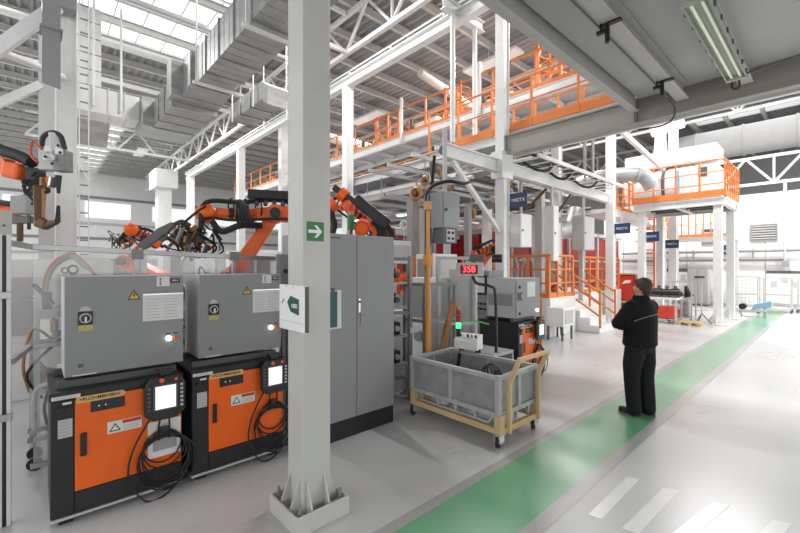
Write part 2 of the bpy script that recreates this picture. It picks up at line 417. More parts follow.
MB().tube([(-.97, 7.08, 4.42), (-.99, 7.13, 4.34), (-.95, 7.16, 4.30), (-.91, 7.13, 4.34), (-.92, 7.08, 4.42)], .014, 6).build('hook', 'black', t, smooth=True)
for yy in (5.2, 6.6): MB().bar((-.93, yy, 4.50), (-.93, yy, 4.56), .05).build('hanger', 'fixture', t)
p0 = Vector((-.83, 7.02, 4.43))
tag(MB().tube([p0, (-.1, 7.02, 4.50), (1.2, 7.02, 4.53), (5, 7.02, 4.55)], .014, 6, smooth=False).build('power_conduit', 'dgrey', smooth=True), 'thin grey conduit running right from the fluorescent fitting', 'conduit')

# ================================================================== ROOF STEEL
def truss(y, x0, x1, z0, z1, label, step=2.4, w=.10):
    t = thing('roof_truss', label, 'truss', (x0, y, z0))
    MB().bar((x0, y, z0), (x1, y, z0), .14, .13).build('bottom_chord', 'steel', t)
    MB().bar((x0, y, z1), (x1, y, z1), .14, .13).build('top_chord', 'steel', t)
    x = x0; k = 0
    while x + step <= x1 + .01:
        MB().bar((x, y, z0), (x + step / 2, y, z1), w * .8).build('web_member', 'steel', t)
        MB().bar((x + step / 2, y, z1), (x + step, y, z0), w * .8).build('web_member', 'steel', t)
        if k % 2 == 0: MB().bar((x + step, y, z0), (x + step, y, z1), w * .7).build('web_member', 'steel', t)
        x += step; k += 1
    return t
truss(7.9, -45, 12, 9.15, 10.45, 'white roof truss above the long white beam, nearest whole truss')
truss(16.2, -45, 12, 9.15, 10.45, 'white roof truss in the middle bay, behind the orange walkways')
truss(24.5, -20, 12, 9.15, 10.45, 'white roof truss directly above the white partition wall')
truss(32.8, -20, 12, 9.15, 10.45, 'farthest white roof truss seen beyond the partition wall', w=.16)
truss(25.3, -8, 12, 5.75, 7.0, 'low white lattice girder just above the white partition wall', step=2.0, w=.12)
# trusses running away from the camera, between the cross trusses
def truss_y(x, y0, y1, z0, z1, label, step=2.08):
    t = thing('roof_truss', label, 'truss', (x, y0, z0))
    MB().bar((x, y0, z0), (x, y1, z0), .12, .12).build('bottom_chord', 'steel', t)
    MB().bar((x, y0, z1), (x, y1, z1), .12, .12).build('top_chord', 'steel', t)
    y = y0
    while y + step <= y1 + .01:
        MB().bar((x, y, z0), (x, y + step / 2, z1), .08).build('web_member', 'steel', t)
        MB().bar((x, y + step / 2, z1), (x, y + step, z0), .08).build('web_member', 'steel', t)
        y += step
truss_y(-11.3, -8.5, 7.8, 9.15, 10.45, 'white roof truss running away along the left bay above the sheet metal duct')
truss_y(-30, -.4, 7.8, 9.1, 10.4, 'distant white roof truss above the small distant column')

def column(name, x, y, w, z1, label, m='steel', base=True, cat='column', flange=True):
    t = thing(name, label, cat, (x, y, 0))
    if flange: MB().ibeam((x, y, 0.02), (x, y, z1), w, w, .025, up=(0, 1, 0)).bar((x, y, .02), (x, y, z1), w * .72, w * .98, up=(0, 1, 0)).build('shaft', m, t, bevel=.004)
    else: MB().box(x - w / 2, x + w / 2, y - w / 2, y + w / 2, .02, z1).build('shaft', m, t, bevel=.006)
    if base:
        MB().box(x - w * .85, x + w * .85, y - w * .85, y + w * .85, 0, .025).build('base_plate', m, t)
        for sx, sy in ((1, 0), (-1, 0), (0, 1), (0, -1)):
            pol = [(w / 2, .02), (w * .85, .02), (w * .85, .06), (w / 2, .30)]
            ux = (sx, sy, 0); MB().prism(pol, (x + sy * -.006, y + sx * .006, 0), ux, (0, 0, 1), .012).build('gusset', m, t)
    return t
column('building_column', -5.2, 7.93, .23, 9.1, 'tall white steel column rising past the mezzanine corner to the roof')
column('building_column', -5.17, 14.35, .25, 9.1, 'white steel column with blue sign beside the orange stairs')
column('building_column', -6.1, 23.55, .42, 9.1, 'tall white column standing against the partition wall behind the platform')
column('building_column', -11.3, 7.9, .28, 8.0, 'white post carrying the long beam, right of the grey foreground column')
column('building_column', -20.9, 7.9, .34, 8.0, 'white post carrying the long beam, above the black valve box', flange=False)
column('building_column', -30.0, 7.9, .42, 8.0, 'thin distant white post at the left end of the long beam', flange=False)
column('building_column', -11.3, .50, .36, ROOF - .3, 'tall white column with cable ladder at the left, behind the welding gun')
t = column('building_column', -34, 7.1, .9, 7.6, 'thick round headed distant column under the small truss, left of centre', flange=False)
MB().box(-35.2, -32.8, 6.4, 7.8, 7.6, 8.9).build('capital', 'steel', t)
column('building_column', -20.1, 9.85, .38, 9.6, 'slim pipe like white column just left of the grey foreground column', flange=False)

# long beam on the posts
t = thing('crane_beam', 'long white steel beam crossing above the walkways on slim posts', 'beam', (-20, 7.93, 8.0))
MB().ibeam((-31, 7.93, 8.16), (-5.05, 7.93, 8.16), .24, .32, .03).build('girder', 'white', t)
MB().box(-31, -5.1, 7.80, 7.84, 8.40, 8.44).build('conduit_rail', 'steel', t)
for i in range(12): MB().box(-30 + i * 2.1, -29.95 + i * 2.1, 7.80, 7.84, 8.30, 8.44).build('bracket', 'steel', t)
# bracket beam with two hanger tubes
t = thing('hanger_gantry', 'white bracket beam with two long hanger tubes in front of the orange railings', 'frame', (-6.5, 8.2, 8.3))
MB().ibeam((-6.5, 7.35, 8.30), (-6.5, 8.95, 8.30), .18, .28, .02).build('bracket_beam', 'steel', t)
for y in (7.72, 8.62): MB().cyl((-6.5, y, 8.16), (-6.5, y, 4.95), .065, n=10).build('hanger_tube', 'white', t, smooth=True)
MB().bar((-6.5, 7.72, 8.1), (-6.1, 8.3, 8.1), .05).build('brace', 'steel', t)

# housings for the added fill lamps
for i, (x, y, p) in enumerate(FILL_LAMPS):
    t = thing('added_fill_lamp', 'added white fill lamp housing ' + LAMP_NOTE[i], 'lamp', (x, y, 10.0), 'added fill lamps under the roof')
    MB().box(x - 1.25, x + 1.25, y - .3, y + .3, 9.98, 10.08).build('housing', 'steel', t)
    for dy in (-.2, .2): MB().cyl((x, y + dy, 10.08), (x, y + dy, ROOF - .27), .012, n=6).build('rod', 'steel', t)

# ================================================================== DUCTS
def duct_x(t, x0, x1, y0, y1, z0, z1, n, name='duct_section', m='galv'):
    L = (x1 - x0) / n
    for i in range(n):
        a = x0 + i * L
        MB().box(a + .012, a + L - .012, y0, y1, z0, z1).build(name, m, t)
        MB().box(a - .012, a + .012, y0 - .03, y1 + .03, z0 - .03, z1 + .03).build('flange', 'galv', t)
        for k in (1, 2): MB().box(a + L * k / 3 - .006, a + L * k / 3 + .006, y0 - .006, y1 + .006, z0 - .006, z1 + .006).build('stiffening_rib', m, t)
def duct_y(t, x0, x1, y0, y1, z0, z1, n, name='duct_section', m='galv'):
    L = (y1 - y0) / n
    for i in range(n):
        a = y0 + i * L
        MB().box(x0, x1, a + .012, a + L - .012, z0, z1).build(name, m, t)
        MB().box(x0 - .03, x1 + .03, a - .012, a + .012, z0 - .03, z1 + .03).build('flange', m, t)
def elbow_xz(t, a, b, y0, y1, h, name='elbow'):   # slanted section between two x,z points
    (xa, za), (xb, zb) = a, b
    MB().add([(xa, y, za) for y in (y0, y1)] + [(xb, y, zb) for y in (y0, y1)] + [(xa, y, za + h) for y in (y0, y1)] + [(xb, y, zb + h) for y in (y0, y1)],
             [(0, 1, 3, 2), (4, 6, 7, 5), (0, 2, 6, 4), (1, 5, 7, 3), (0, 4, 5, 1), (2, 3, 7, 6)]).build(name, 'galv', t)
t = thing('air_duct', 'large rectangular sheet metal air duct crossing overhead at the upper left', 'duct', (-6, 3.1, 6.0))
duct_x(t, -9.9, -4.2, 2.7, 3.5, 6.0, 6.75, 7)
elbow_xz(t, (-10.5, 5.9), (-9.9, 6.0), 2.6, 3.5, .76)
MB().box(-10.9, -10.5, 2.35, 3.5, 5.88, 6.7).build('elbow', 'galv', t)
duct_x(t, -12.9, -10.9, 2.45, 3.5, 5.75, 6.45, 3)
MB().box(-14.1, -12.9, 2.2, 3.5, 5.75, 6.55).build('elbow', 'galv', t)
for x in (-6.7, -9.5):
    MB().cyl((x, 2.62, 5.9), (x, 2.62, 8.3), .02, n=6).build('hanger_rod', 'white', t)
    MB().cyl((x, 3.58, 5.9), (x, 3.58, 8.3), .02, n=6).build('hanger_rod', 'white', t)
    MB().box(x - .03, x + .03, 2.55, 3.65, 5.86, 5.92).build('hanger_bar', 'white', t)
t = thing('air_duct', 'bright sheet metal branch duct turning away at the far left', 'duct', (-13.6, 1, 6.0))
duct_y(t, -14.1, -13.3, .75, 2.2, 5.95, 6.62, 4, m='steel')
elbow_xz(t, (-14.8, 5.4), (-14.1, 5.95), .75, 1.6, .6)
for k in range(5): MB().box(-14.0, -13.35, .82, 1.32, 6.66 + k * .42, 7.05 + k * .42).build('riser_panel', 'steel', t)
for y in (1.15, 1.75): MB().cyl((-13.25, y, 6.1), (-13.25, y, 8.9), .03, n=6).build('hanger_rod', 'white', t)
t = thing('air_duct', 'smaller sheet metal duct box hanging beside the grey foreground column', 'duct', (-9.4, 4.9, 6.1))
duct_x(t, -12.9, -10.7, 4.6, 5.3, 6.45, 6.95, 3)
elbow_xz(t, (-10.7, 6.45), (-10.3, 6.2), 4.6, 5.3, .5)
for x in (-12.6, -11.0): MB().cyl((x, 4.5, 6.3), (x, 4.5, 9.1), .02, n=6).cyl((x, 5.5, 6.3), (x, 5.5, 9.1), .02, n=6).build('hanger_rod', 'white', t)
# vertical grey duct at the left
t = thing('vertical_duct', 'grey square vertical duct with slanted lower mouth beside the left column', 'duct', (-9.2, .2, 5.2))
MB().add([(-9.4, 0.09, 5.15), (-9.05, 0.09, 4.95), (-9.05, .33, 4.9), (-9.4, .33, 5.1), (-9.4, .09, 10.4), (-9.05, .09, 10.4), (-9.05, .33, 10.4), (-9.4, .33, 10.4)],
         [(3, 2, 1, 0), (4, 5, 6, 7), (0, 1, 5, 4), (1, 2, 6, 5), (2, 3, 7, 6), (3, 0, 4, 7)]).build('duct_section', 'grey', t)
for z in (5.9, 7.1, 8.4): MB().box(-9.43, -9.02, .06, .36, z, z + .04).build('flange', 'mgrey', t)
t = thing('grey_steel_post', 'wide grey steel post behind the welding gun', 'column', (-12.0, .12, 0))
MB().box(-12.1, -11.95, .06, .38, .02, 7.0).build('shaft', 'lgrey', t)
MB().bar((-12.0, .1, 5.9), (-12.0, -1.8, 4.2), .16).build('brace', 'steel', t)
MB().bar((-12.0, .4, 5.2), (-12.0, 1.0, 3.9), .12).build('brace', 'steel', t)
# long diagonal braces at the upper left
tag(MB().bar((-9.7, -.95, 4.9), (-9.5, .30, 6.55), .13, .2).build('diagonal_brace', 'steel'), 'pale flat diagonal brace at the upper left edge', 'brace')
tag(MB().cyl((-9.4, -1.2, 5.6), (-11.2, .5, 5.9), .07, n=10).build('roof_pipe', 'steel', smooth=True), 'white pipe running to the left column below the slanted duct mouth', 'pipe')
# cable ladder on the left column
t = thing('cable_ladder', 'narrow vertical cable ladder fixed to the tall left column', 'cable ladder', (-11.0, .72, 0))
for dy in (0, .16): MB().box(-11.06, -11.02, .70 + dy, .72 + dy, .02, 10.4).build('side_rail', 'steel', t)
z = .3
while z < 10.3: MB().box(-11.05, -11.03, .72, .86, z, z + .03).build('rung', 'mgrey', t); z += .3
t = thing('junction_box', 'open grey metal box fixed high on the tall left column', 'box', (-10.9, .4, 8.2))
MB().add([(-11.1, .28, 7.2), (-10.75, .28, 7.2), (-10.75, .62, 7.2), (-11.1, .62, 7.2), (-11.1, .34, 8.4), (-10.7, .34, 8.4), (-10.7, .80, 8.4), (-11.1, .80, 8.4)],
         [(3, 2, 1, 0), (4, 5, 6, 7), (0, 1, 5, 4), (1, 2, 6, 5), (2, 3, 7, 6), (3, 0, 4, 7)]).build('box_body', 'mgrey', t)
MB().box(-11.12, -10.68, .30, .84, 8.4, 8.48).build('rim', 'white', t)
# pipes along the rooflight
for i, (x, z, r, y0, y1, lb, m) in enumerate([
        (-12.6, 8.9, .07, -3, 7.6, 'grey roof pipe crossing the bright rooflight, nearest of the group', 'lgrey'),
        (-16.6, 9.4, .12, -3, 7.6, 'fat pale roof pipe crossing the bright rooflight in the middle', 'steel'),
        (-20.5, 9.6, .10, -3, 7.6, 'white roof pipe along the lower edge of the rooflight', 'white')]):
    tag(MB().cyl((x, y0, z), (x, y1, z), r, n=10).build('roof_pipe', m, smooth=True), lb, 'pipe')
# large pale pipes right of the foreground column
tag(MB().cyl((-10.7, 10.8, 9.2), (-10.7, 14.2, 8.7), .16, n=12).build('roof_pipe', 'joist', smooth=True), 'fat pale pipe under the roof above the orange walkway', 'pipe')
tag(MB().cyl((-18.5, 10.6, 8.8), (-18.0, 15.5, 8.6), .24, n=12).build('roof_pipe', 'joist', smooth=True), 'long pale pipe behind the white post right of the foreground column', 'pipe')
# far round ducts over the partition wall
t = thing('round_air_duct', 'huge white round air duct beyond the partition wall under the roof', 'duct', (0, 30, 8.2))
for i in range(9): MB().cyl((-8 + i * 2.2, 30, 9.1), (-5.85 + i * 2.2, 30, 9.1), .85, n=20).build('duct_section', 'white', t, smooth=True)
for i in range(9): MB().cyl((-5.88 + i * 2.2, 30, 9.1), (-5.78 + i * 2.2, 30, 9.1), .9, n=20).build('collar', 'steel', t)
MB().ibeam((-12, 26, 9.9), (13, 26, 9.9), .3, .5, .04).build('support_beam', 'mgrey', t)

# ================================================================== RAILINGS AND WALKWAYS
def railing(t, p0, p1, h=1.1, n=6, m='rail', toe=.12, mids=(.55,), r=.025, post=.05):
    p0, p1 = Vector(p0), Vector(p1); up = Vector((0, 0, 1))
    for i in range(n + 1):
        q = p0.lerp(p1, i / n); MB().bar(q, q + up * h, post * .8, post, up=(p1 - p0)).build('post', m, t)
    MB().cyl(p0 + up * h, p1 + up * h, r, n=8).build('top_rail', m, t, smooth=True)
    for k in mids: MB().cyl(p0 + up * k, p1 + up * k, r * .7, n=8).build('mid_rail', m, t, smooth=True)
    if toe: MB().bar(p0 + up * toe / 2, p1 + up * toe / 2, .02, toe).build('toe_board', m, t)
def railing_thing(label, p0, p1, **k):
    t = thing('guard_railing', label, 'railing', p0); railing(t, p0, p1, **k); return t

# near walkway (below the hangers), orange edge towards the camera
t = thing('walkway', 'near overhead walkway with a bright orange edge beside the mezzanine', 'walkway', (-5, 8.8, 4.95))
MB().box(-7.7, 3, 8.15, 9.5, 4.95, 5.0).build('deck', 'steel', t)
MB().ibeam((-7.7, 8.2, 4.86), (3, 8.2, 4.86), .1, .18, .014).build('edge_beam', 'steel', t)
MB().ibeam((-7.7, 9.45, 4.86), (3, 9.45, 4.86), .1, .18, .014).build('edge_beam', 'steel', t)
MB().cyl((-5.0, 8.06, 4.62), (-1.6, 8.06, 4.62), .075, n=12).build('pipe', 'steel', t, smooth=True)
MB().bar((-6, 8.0, 4.47), (-1.6, 8.0, 4.47), .05).build('cable_rail', 'white', t)
for i in range(6): MB().box(-4.9 + i * .6, -4.86 + i * .6, 7.96, 8.12, 4.44, 4.72).build('pipe_clip', 'lgrey', t)
railing_thing('orange railing along the near walkway, passing behind the tall column', (-7.7, 8.13, 4.97), (-2.5, 8.13, 4.97), n=5, toe=.17, h=1.12, mids=(.6,))
railing_thing('orange railing on the far side of the near walkway', (-7.7, 9.5, 4.97), (-2.2, 9.5, 4.97), n=9, mids=(.4, .75))
t = thing('conveyor_walkway', 'long grey walkway bridge running left below the orange railings', 'walkway', (-12, 8.8, 4.7))
for i in range(7): MB().box(-19 + i * 1.6, -17.42 + i * 1.6, 8.15, 9.5, 4.85, 4.93).build('deck_panel', 'lgrey', t)
MB().ibeam((-19, 8.15, 4.75), (-7.7, 8.15, 4.75), .12, .26, .014).build('edge_beam', 'lgrey', t)
MB().ibeam((-19, 9.5, 4.75), (-7.7, 9.5, 4.75), .12, .26, .014).build('edge_beam', 'lgrey', t)
railing_thing('thin orange railing above the long grey walkway bridge', (-19, 9.5, 4.95), (-7.7, 9.5, 4.95), n=14, h=.55, mids=(.28,), toe=0)
t = thing('cable_tray', 'wide pale cable tray under the grey walkway bridge', 'cable tray', (-12, 7.6, 4.4))
for dy in (0, .5): MB().box(-17.5, -5.6, 8.3 + dy, 8.34 + dy, 4.25, 4.36).build('side_rail', 'steel', t)
MB().box(-17.5, -5.6, 8.34, 8.8, 4.25, 4.27).build('tray_bottom', 'lgrey', t)
for i in range(8): MB().box(-17 + i * 1.5, -16.94 + i * 1.5, 8.0, 9.6, 4.36, 4.42).cyl((-16.97 + i * 1.5, 9.58, 4.4), (-16.97 + i * 1.5, 9.58, 4.8), .02, n=6).build('support_arm', 'dgrey', t)

# higher walkway farther back
t = thing('walkway', 'higher white edged walkway crossing behind the tall column', 'walkway', (-10, 11.5, 6.95))
MB().ibeam((-30, 10.95, 6.95), (1, 10.95, 6.95), .14, .28, .016).build('edge_beam', 'white', t)
MB().ibeam((-30, 12.4, 6.95), (1, 12.4, 6.95), .14, .28, .016).build('edge_beam', 'white', t)
for i in range(19): MB().box(-29.9 + i * 1.6, -28.36 + i * 1.6, 10.95, 12.4, 7.02, 7.08).build('deck_panel', 'lgrey', t)
for i in range(19): MB().box(-29.9 + i * 1.6, -29.8 + i * 1.6, 10.95, 12.4, 6.88, 7.0).build('cross_beam', 'steel', t)
railing_thing('orange railing along the camera side of the higher walkway', (-30, 10.9, 7.1), (-3, 10.9, 7.1), n=18, post=.07, r=.035)
railing_thing('orange railing along the rear of the higher walkway', (-30, 12.45, 7.1), (-3, 12.45, 7.1), n=27, mids=(.35, .7), post=.06, r=.03)
for i, (x, lb) in enumerate([(-13.5, 'small orange gate frame on the higher walkway, left one'), (-9.6, 'small orange gate frame on the higher walkway, middle one'), (-6.0, 'orange ladder cage on the higher walkway next to the tall column')]):
    t = thing('ladder_cage', lb, 'ladder', (x, 11.3, 7.1))
    H_ = 1.9 if i == 2 else 1.25
    for dx in (0, .7):
        for dy in (0, .7): MB().bar((x + dx, 11.0 + dy, 7.1), (x + dx, 11.0 + dy, 7.1 + H_), .07).build('post', 'rail', t)
    z = 7.4
    while z < 7.1 + H_:
        MB().ring((x + .35, 11.35, z), (0, 0, 1), .42, .022, 10, 5).build('hoop', 'rail', t); z += .4
for i, (x, lb) in enumerate([(-11.8, 'white hanger rod beside the left orange gate frame'), (-8.0, 'white hanger rod right of the middle orange gate frame')]):
    tag(MB().cyl((x, 10.85, 6.85), (x, 10.85, 8.6), .07, n=8).build('hanger_post', 'white', smooth=True), lb, 'post')
# bright machinery housings on the higher walkway
for i, (x, w, h, lb) in enumerate([(-15.5, 1.2, .5, 'low white machine housing on the walkway, left of three'), (-12.2, 1.5, .7, 'white machine housing on the walkway, middle of three'), (-8.6, 1.3, .6, 'white machine housing on the walkway beside the hanger tubes')]):
    t = thing('machine_housing', lb, 'machine', (x, 11.9, 7.1))
    MB().box(x, x + w, 11.7, 12.2, 7.1, 7.1 + h).build('cover', 'white', t, bevel=.03)
    MB().cyl((x + .2, 11.6, 7.3), (x + .2, 11.6, 7.3 + h), .09, n=10).cyl((x + w * .7, 11.6, 7.35), (x + w * .7, 12.0, 7.35), .13, n=10).build('motor', 'dgrey', t, smooth=True)

# ================================================================== SUSPENSION GANTRY
t = thing('gantry_beam', 'white girder running away over the hanging cable trays with a diagonal brace', 'beam', (-5.2, 8, 4.0))
MB().ibeam((-5.2, 5.9, 4.12), (-5.2, 7.78, 4.12), .18, .28, .018).build('girder', 'steel', t)
MB().ibeam((-5.2, 8.08, 4.12), (-5.2, 14.18, 4.12), .18, .28, .018).build('girder', 'steel', t)
MB().bar((-5.2, 6.15, 3.98), (-5.2, 7.82, 2.62), .085).build('diagonal_brace', 'steel', t)
MB().box(-5.35, -5.05, 7.70, 8.14, 3.85, 4.45).build('bracket_plate', 'steel', t)
MB().cyl((-5.2, 5.86, 4.12), (-5.2, 5.9, 4.12), .09, n=10).build('end_cap', 'dgrey', t)
# two cable trays lying on the gantry
def tray(name, label, x0, x1, y0, y1, z, m='steel', step=.5, solid=False):
    t = thing(name, label, 'cable tray', (x0, y0, z))
    for x in (x0, x1): MB().box(x - .025, x + .025, y0, y1, z, z + .09).build('side_rail', m, t)
    y = y0 + .1; 
    while y < y1: MB().box(x0, x1, y, y + .05, z, z + .02).build('rung', m, t); y += step
    return t
tray('cable_tray', 'white ladder cable tray lying over the gantry girder', -5.45, -4.55, 8.35, 13.7, 4.32)
tray('cable_tray', 'second ladder cable tray just left of the gantry girder', -6.4, -5.7, 6.2, 13.9, 4.30)
tray('cable_tray', 'third ladder cable tray farther left over the robot cells', -7.7, -7.0, 6.0, 14.5, 4.15, 'lgrey')
for i, (x, y0, y1, r, lb) in enumerate([(-4.75, 8.5, 13.4, .035, 'black cable bundle lying in the white cable tray'), (-5.95, 6.4, 13.5, .05, 'black cable bundle in the second cable tray'), (-7.3, 6.2, 13.8, .05, 'black cable bundle in the third cable tray')]):
    tag(MB().tube([(x + .06 * math.sin(k * 1.7), y0 + (y1 - y0) * k / 9, 4.42 - (.13 if i == 2 else 0) + .02 * math.sin(k * 2.3)) for k in range(10)], r, 6).build('cable_bundle', 'black', smooth=True), lb, 'cable')
# hose loops hanging from the tray
loops = [((-5.2, 8.8, 4.42), (-4.75, 9.6, 4.42), .20, 'black'), ((-5.2, 10.0, 4.42), (-4.75, 10.6, 4.42), .24, 'black'), ((-5.2, 11.4, 4.42), (-4.7, 12.2, 4.42), .26, 'black'),
         ((-5.3, 10.2, 3.95), (-6.2, 9.6, 3.2), .15, 'bronze'), ((-5.3, 11.6, 3.95), (-6.2, 11.4, 2.75), .05, 'bronze'), ((-5.4, 8.7, 4.0), (-5.9, 8.4, 3.5), .25, 'copper'),
         ((-5.9, 6.4, 4.25), (-6.6, 7.0, 4.1), .4, 'black'), ((-6.0, 7.4, 4.2), (-5.6, 6.2, 3.9), .5, 'copper')]
names_ = ['black hose loop above the girder nearest the tall column', 'black hose loop above the middle of the girder', 'black hose loop near the far end of the cable tray', 'brown corrugated hose curving to the left hanging cabinet', 'brown corrugated hose dropping to the right hanging cabinet', 'coppery hose beside the first blue sign', 'black hose loop left of the diagonal brace', 'coppery hose tangle above the hanging grey box']
for (a, b, sag, m), lb in zip(loops, names_):
    a, b = Vector(a), Vector(b); mid = a.lerp(b, .6) - Vector((0, 0, sag))
    tag(MB().tube([a, a.lerp(mid, .6) - Vector((0, 0, sag * .25)), mid, b.lerp(mid, .6) - Vector((0, 0, sag * .25)), b], .035, 8).build('hose', m, smooth=True), lb, 'hose')

# hanging electrical cabinets
def hang_cab(label, p, sx, sy, sz, top, m='lgrey', pipe=True):
    x, y, z = p
    t = thing('hanging_cabinet', label, 'cabinet', (x, y, z))
    MB().box(x - sx, x, y, y + sy, z, z + sz).build('body', m, t, bevel=.006)
    MB().box(x, x + .012, y + .02, y + sy - .02, z + .02, z + sz - .02).build('door', m, t, bevel=.003)
    MB().cyl((x + .012, y + .08, z + sz * .5), (x + .03, y + .08, z + sz * .5), .025, n=10).build('lock', 'black', t)
    if pipe: MB().cyl((x - sx / 2, y + sy / 2, z + sz), (x - sx / 2, y + sy / 2, top), .04, n=8).build('hanger_pipe', 'lgrey', t, smooth=True)
    return t
c = pt(448, 215, 7.0)
t = hang_cab('grey hanging control box with a socket panel below it, left of the tall column', (c.x + .05, c.y - .2, 2.52), .30, .46, .62, 4.3, 'grey')
q = Vector((c.x + .05, c.y - .2, 2.52))
MB().box(q.x - .28, q.x - .02, q.y + .05, q.y + .40, 2.26, 2.52).build('socket_box', 'dgrey', t)
MB().box(q.x - .02, q.x - .01, q.y + .12, q.y + .34, 2.28, 2.50).build('socket_plate', 'lgrey', t)
for dy in (.17, .28):
    for dz in (2.34, 2.44): MB().cyl((q.x - .01, q.y + dy, dz), (q.x + .01, q.y + dy, dz), .025, n=8).build('socket', 'black', t)
MB().bar((q.x - .36, q.y + .02, 0), (q.x - .36, q.y + .02, 3.12), .10).build('post', 'mgrey', t)
MB().tube([(q.x - .28, q.y - .12, 3.1), (q.x - .26, q.y - .13, 2.4), (q.x - .25, q.y - .14, 1.75)], .022, 8).build('cable', 'black', t, smooth=True)
MB().tube([(q.x - .28, q.y - .12, 3.1), (q.x - .22, q.y, 3.26), (q.x - .05, q.y + .2, 3.34), (q.x + .05, q.y + .5, 3.33), (q.x - .1, q.y + .9, 3.45)], .03, 8).build('cable', 'rubber', t, smooth=True)
c = ony(555, 245, 10.3); hang_cab('tall narrow grey hanging cabinet under the middle of the girder', (c.x + .1, 10.0, 2.0), .25, .30, 1.45, 4.0, 'steel')
c = ony(580, 222, 12.2); hang_cab('grey hanging cabinet in front of the red machine, nearest the blue sign', (c.x + .2, 12.0, 2.35), .35, .75, 1.0, 4.0)
MB().bar((c.x + .0, 12.3, 1.05), (c.x + .0, 12.3, 2.35), .12).build('hanging_post', 'lgrey', bpy.data.objects['hanging_cabinet.002'])
c = ony(525, 228, 9.4); hang_cab('white faced hanging cabinet just right of the tall column behind the blue sign', (c.x + .05, 9.1, 2.35), .3, .55, .85, 4.3, 'white')

# navy identification signs
def blue_sign(label, px, py, X, w, h, s):
    c = onx(px, py, X); t = thing('blue_sign', label, 'sign', (c.x, c.y, c.z))
    MB().box(c.x - w / 2, c.x + w / 2, c.y - .012, c.y + .012, c.z - h / 2, c.z + h / 2).build('panel', 'blue', t)
    text('lettering', s, h * .34, 'signwhite', t, (c.x, c.y - .014, c.z), '-y')
    MB().bar((c.x - w / 2 - .06, c.y, c.z + h * .3), (c.x - w / 2, c.y, c.z + h * .3), .02).build('bracket', 'steel', t)
    MB().cyl((c.x, c.y, c.z + h / 2), (c.x, c.y, c.z + h / 2 + .25), .01, n=6).build('hanger', 'steel', t)
blue_sign('nearest and largest navy blue sign on the tall column', 518.5, 200.5, -4.80, .42, .32, 'M02TX')
blue_sign('navy blue sign on the column by the orange stairs', 622, 229, -4.85, .50, .34, 'M03TX')
blue_sign('navy blue sign on the front post of the orange platform', 651, 237, -4.5, .50, .34, 'M04TX')
blue_sign('smallest navy blue sign, farthest right below the platform', 672, 244.5, -4.1, .42, .30, 'M05TX')

# ================================================================== FAR ORANGE PLATFORM
t = thing('equipment_platform', 'white steel platform on four posts with ventilation equipment on top', 'platform', (-3.7, 17, 0))
for (x, y) in ((-2.58, 16.1), (-4.75, 16.1), (-2.58, 18.3), (-4.75, 18.3)):
    pst = MB().box(x - .11, x + .11, y - .11, y + .11, .02, 3.82).build('post', 'steel', t)
    MB().box(x - .32, x + .32, y - .32, y + .32, 0.003, .03).build('foot_plate', 'steel', pst)
    for sx, sy in ((1, 0), (-1, 0), (0, 1), (0, -1)):
        MB().prism([(.13, .03), (.30, .03), (.30, .06), (.13, .32)], (x + sy * -.01, y + sx * .01, 0), (sx, sy, 0), (0, 0, 1), .02).build('gusset', 'steel', pst)
for (a, b) in (((-5.0, 16.0), (-2.4, 16.0)), ((-5.0, 18.4), (-2.4, 18.4))): MB().ibeam((*a, 3.93), (*b, 3.93), .16, .24, .02).build('main_beam', 'steel', t)
for x in (-4.95, -3.7, -2.45): MB().ibeam((x, 16.1, 3.93), (x, 18.3, 3.93), .14, .22, .02).build('cross_beam', 'steel', t)
for i in range(5): MB().box(-4.9 + i * .49, -4.44 + i * .49, 16.0, 18.4, 4.05, 4.09).build('deck_plate', 'lgrey', t)
for k in (16.7, 17.3, 17.9): MB().box(-4.8, -2.6, k, k + .12, 3.9, 4.02).build('joist', 'dgrey', t)
railing_thing('orange railing on the front of the ventilation platform', (-5.0, 15.95, 4.09), (-2.38, 15.95, 4.09), n=4, toe=.2, h=1.15, mids=(.4, .78))
railing_thing('orange railing on the right end of the ventilation platform', (-2.38, 15.95, 4.09), (-2.38, 18.45, 4.09), n=6, toe=.2, h=1.15, mids=(.4, .78))
t = thing('ventilation_unit', 'white ventilation unit with round drum on the orange railed platform', 'machine', (-4, 17.3, 4.09))
MB().box(-3.9, -2.75, 16.9, 18.2, 4.09, 5.35).build('casing', 'white', t, bevel=.03)
MB().cyl((-5.6, 17.5, 4.85), (-3.9, 17.5, 4.85), .66, n=24).build('drum', 'white', t, smooth=True)
MB().cyl((-4.35, 17.5, 4.85), (-4.25, 17.5, 4.85), .69, n=24).build('drum_band', 'dgrey', t, smooth=True)
MB().box(-3.25, -3.0, 16.86, 16.9, 4.95, 5.25).build('hatch', 'dgrey', t)
MB().box(-3.92, -3.8, 16.84, 16.9, 4.12, 5.25).build('pipe_panel', 'paleblue', t)
MB().box(-5.6, -2.75, 16.95, 18.1, 5.5, 6.05).build('upper_duct', 'white', t, bevel=.03)
t = thing('bent_air_pipe', 'silver round air pipe bending down beside the ventilation platform', 'pipe', (-5, 15.4, 4.5))
MB().tube([(-6.4, 14.75, 4.85), (-5.8, 14.8, 5.0), (-5.1, 14.95, 5.02), (-4.5, 15.3, 4.95), (-4.25, 15.5, 4.55)], .25, 16).build('pipe_body', 'galv', t, smooth=True)
for i, p in enumerate([((-5.35, 14.6, 4.98), (.7, .6, .02)), ((-4.62, 15.17, 4.95), (.8, .5, -.2))]): MB().ring(p[0], p[1], .275, .02, 18, 6).build('seam', 'galv', t)
t = thing('bent_air_pipe', 'large dark silver pipe behind the hanging cabinets under the girder', 'pipe', (-6.4, 13, 3.0))
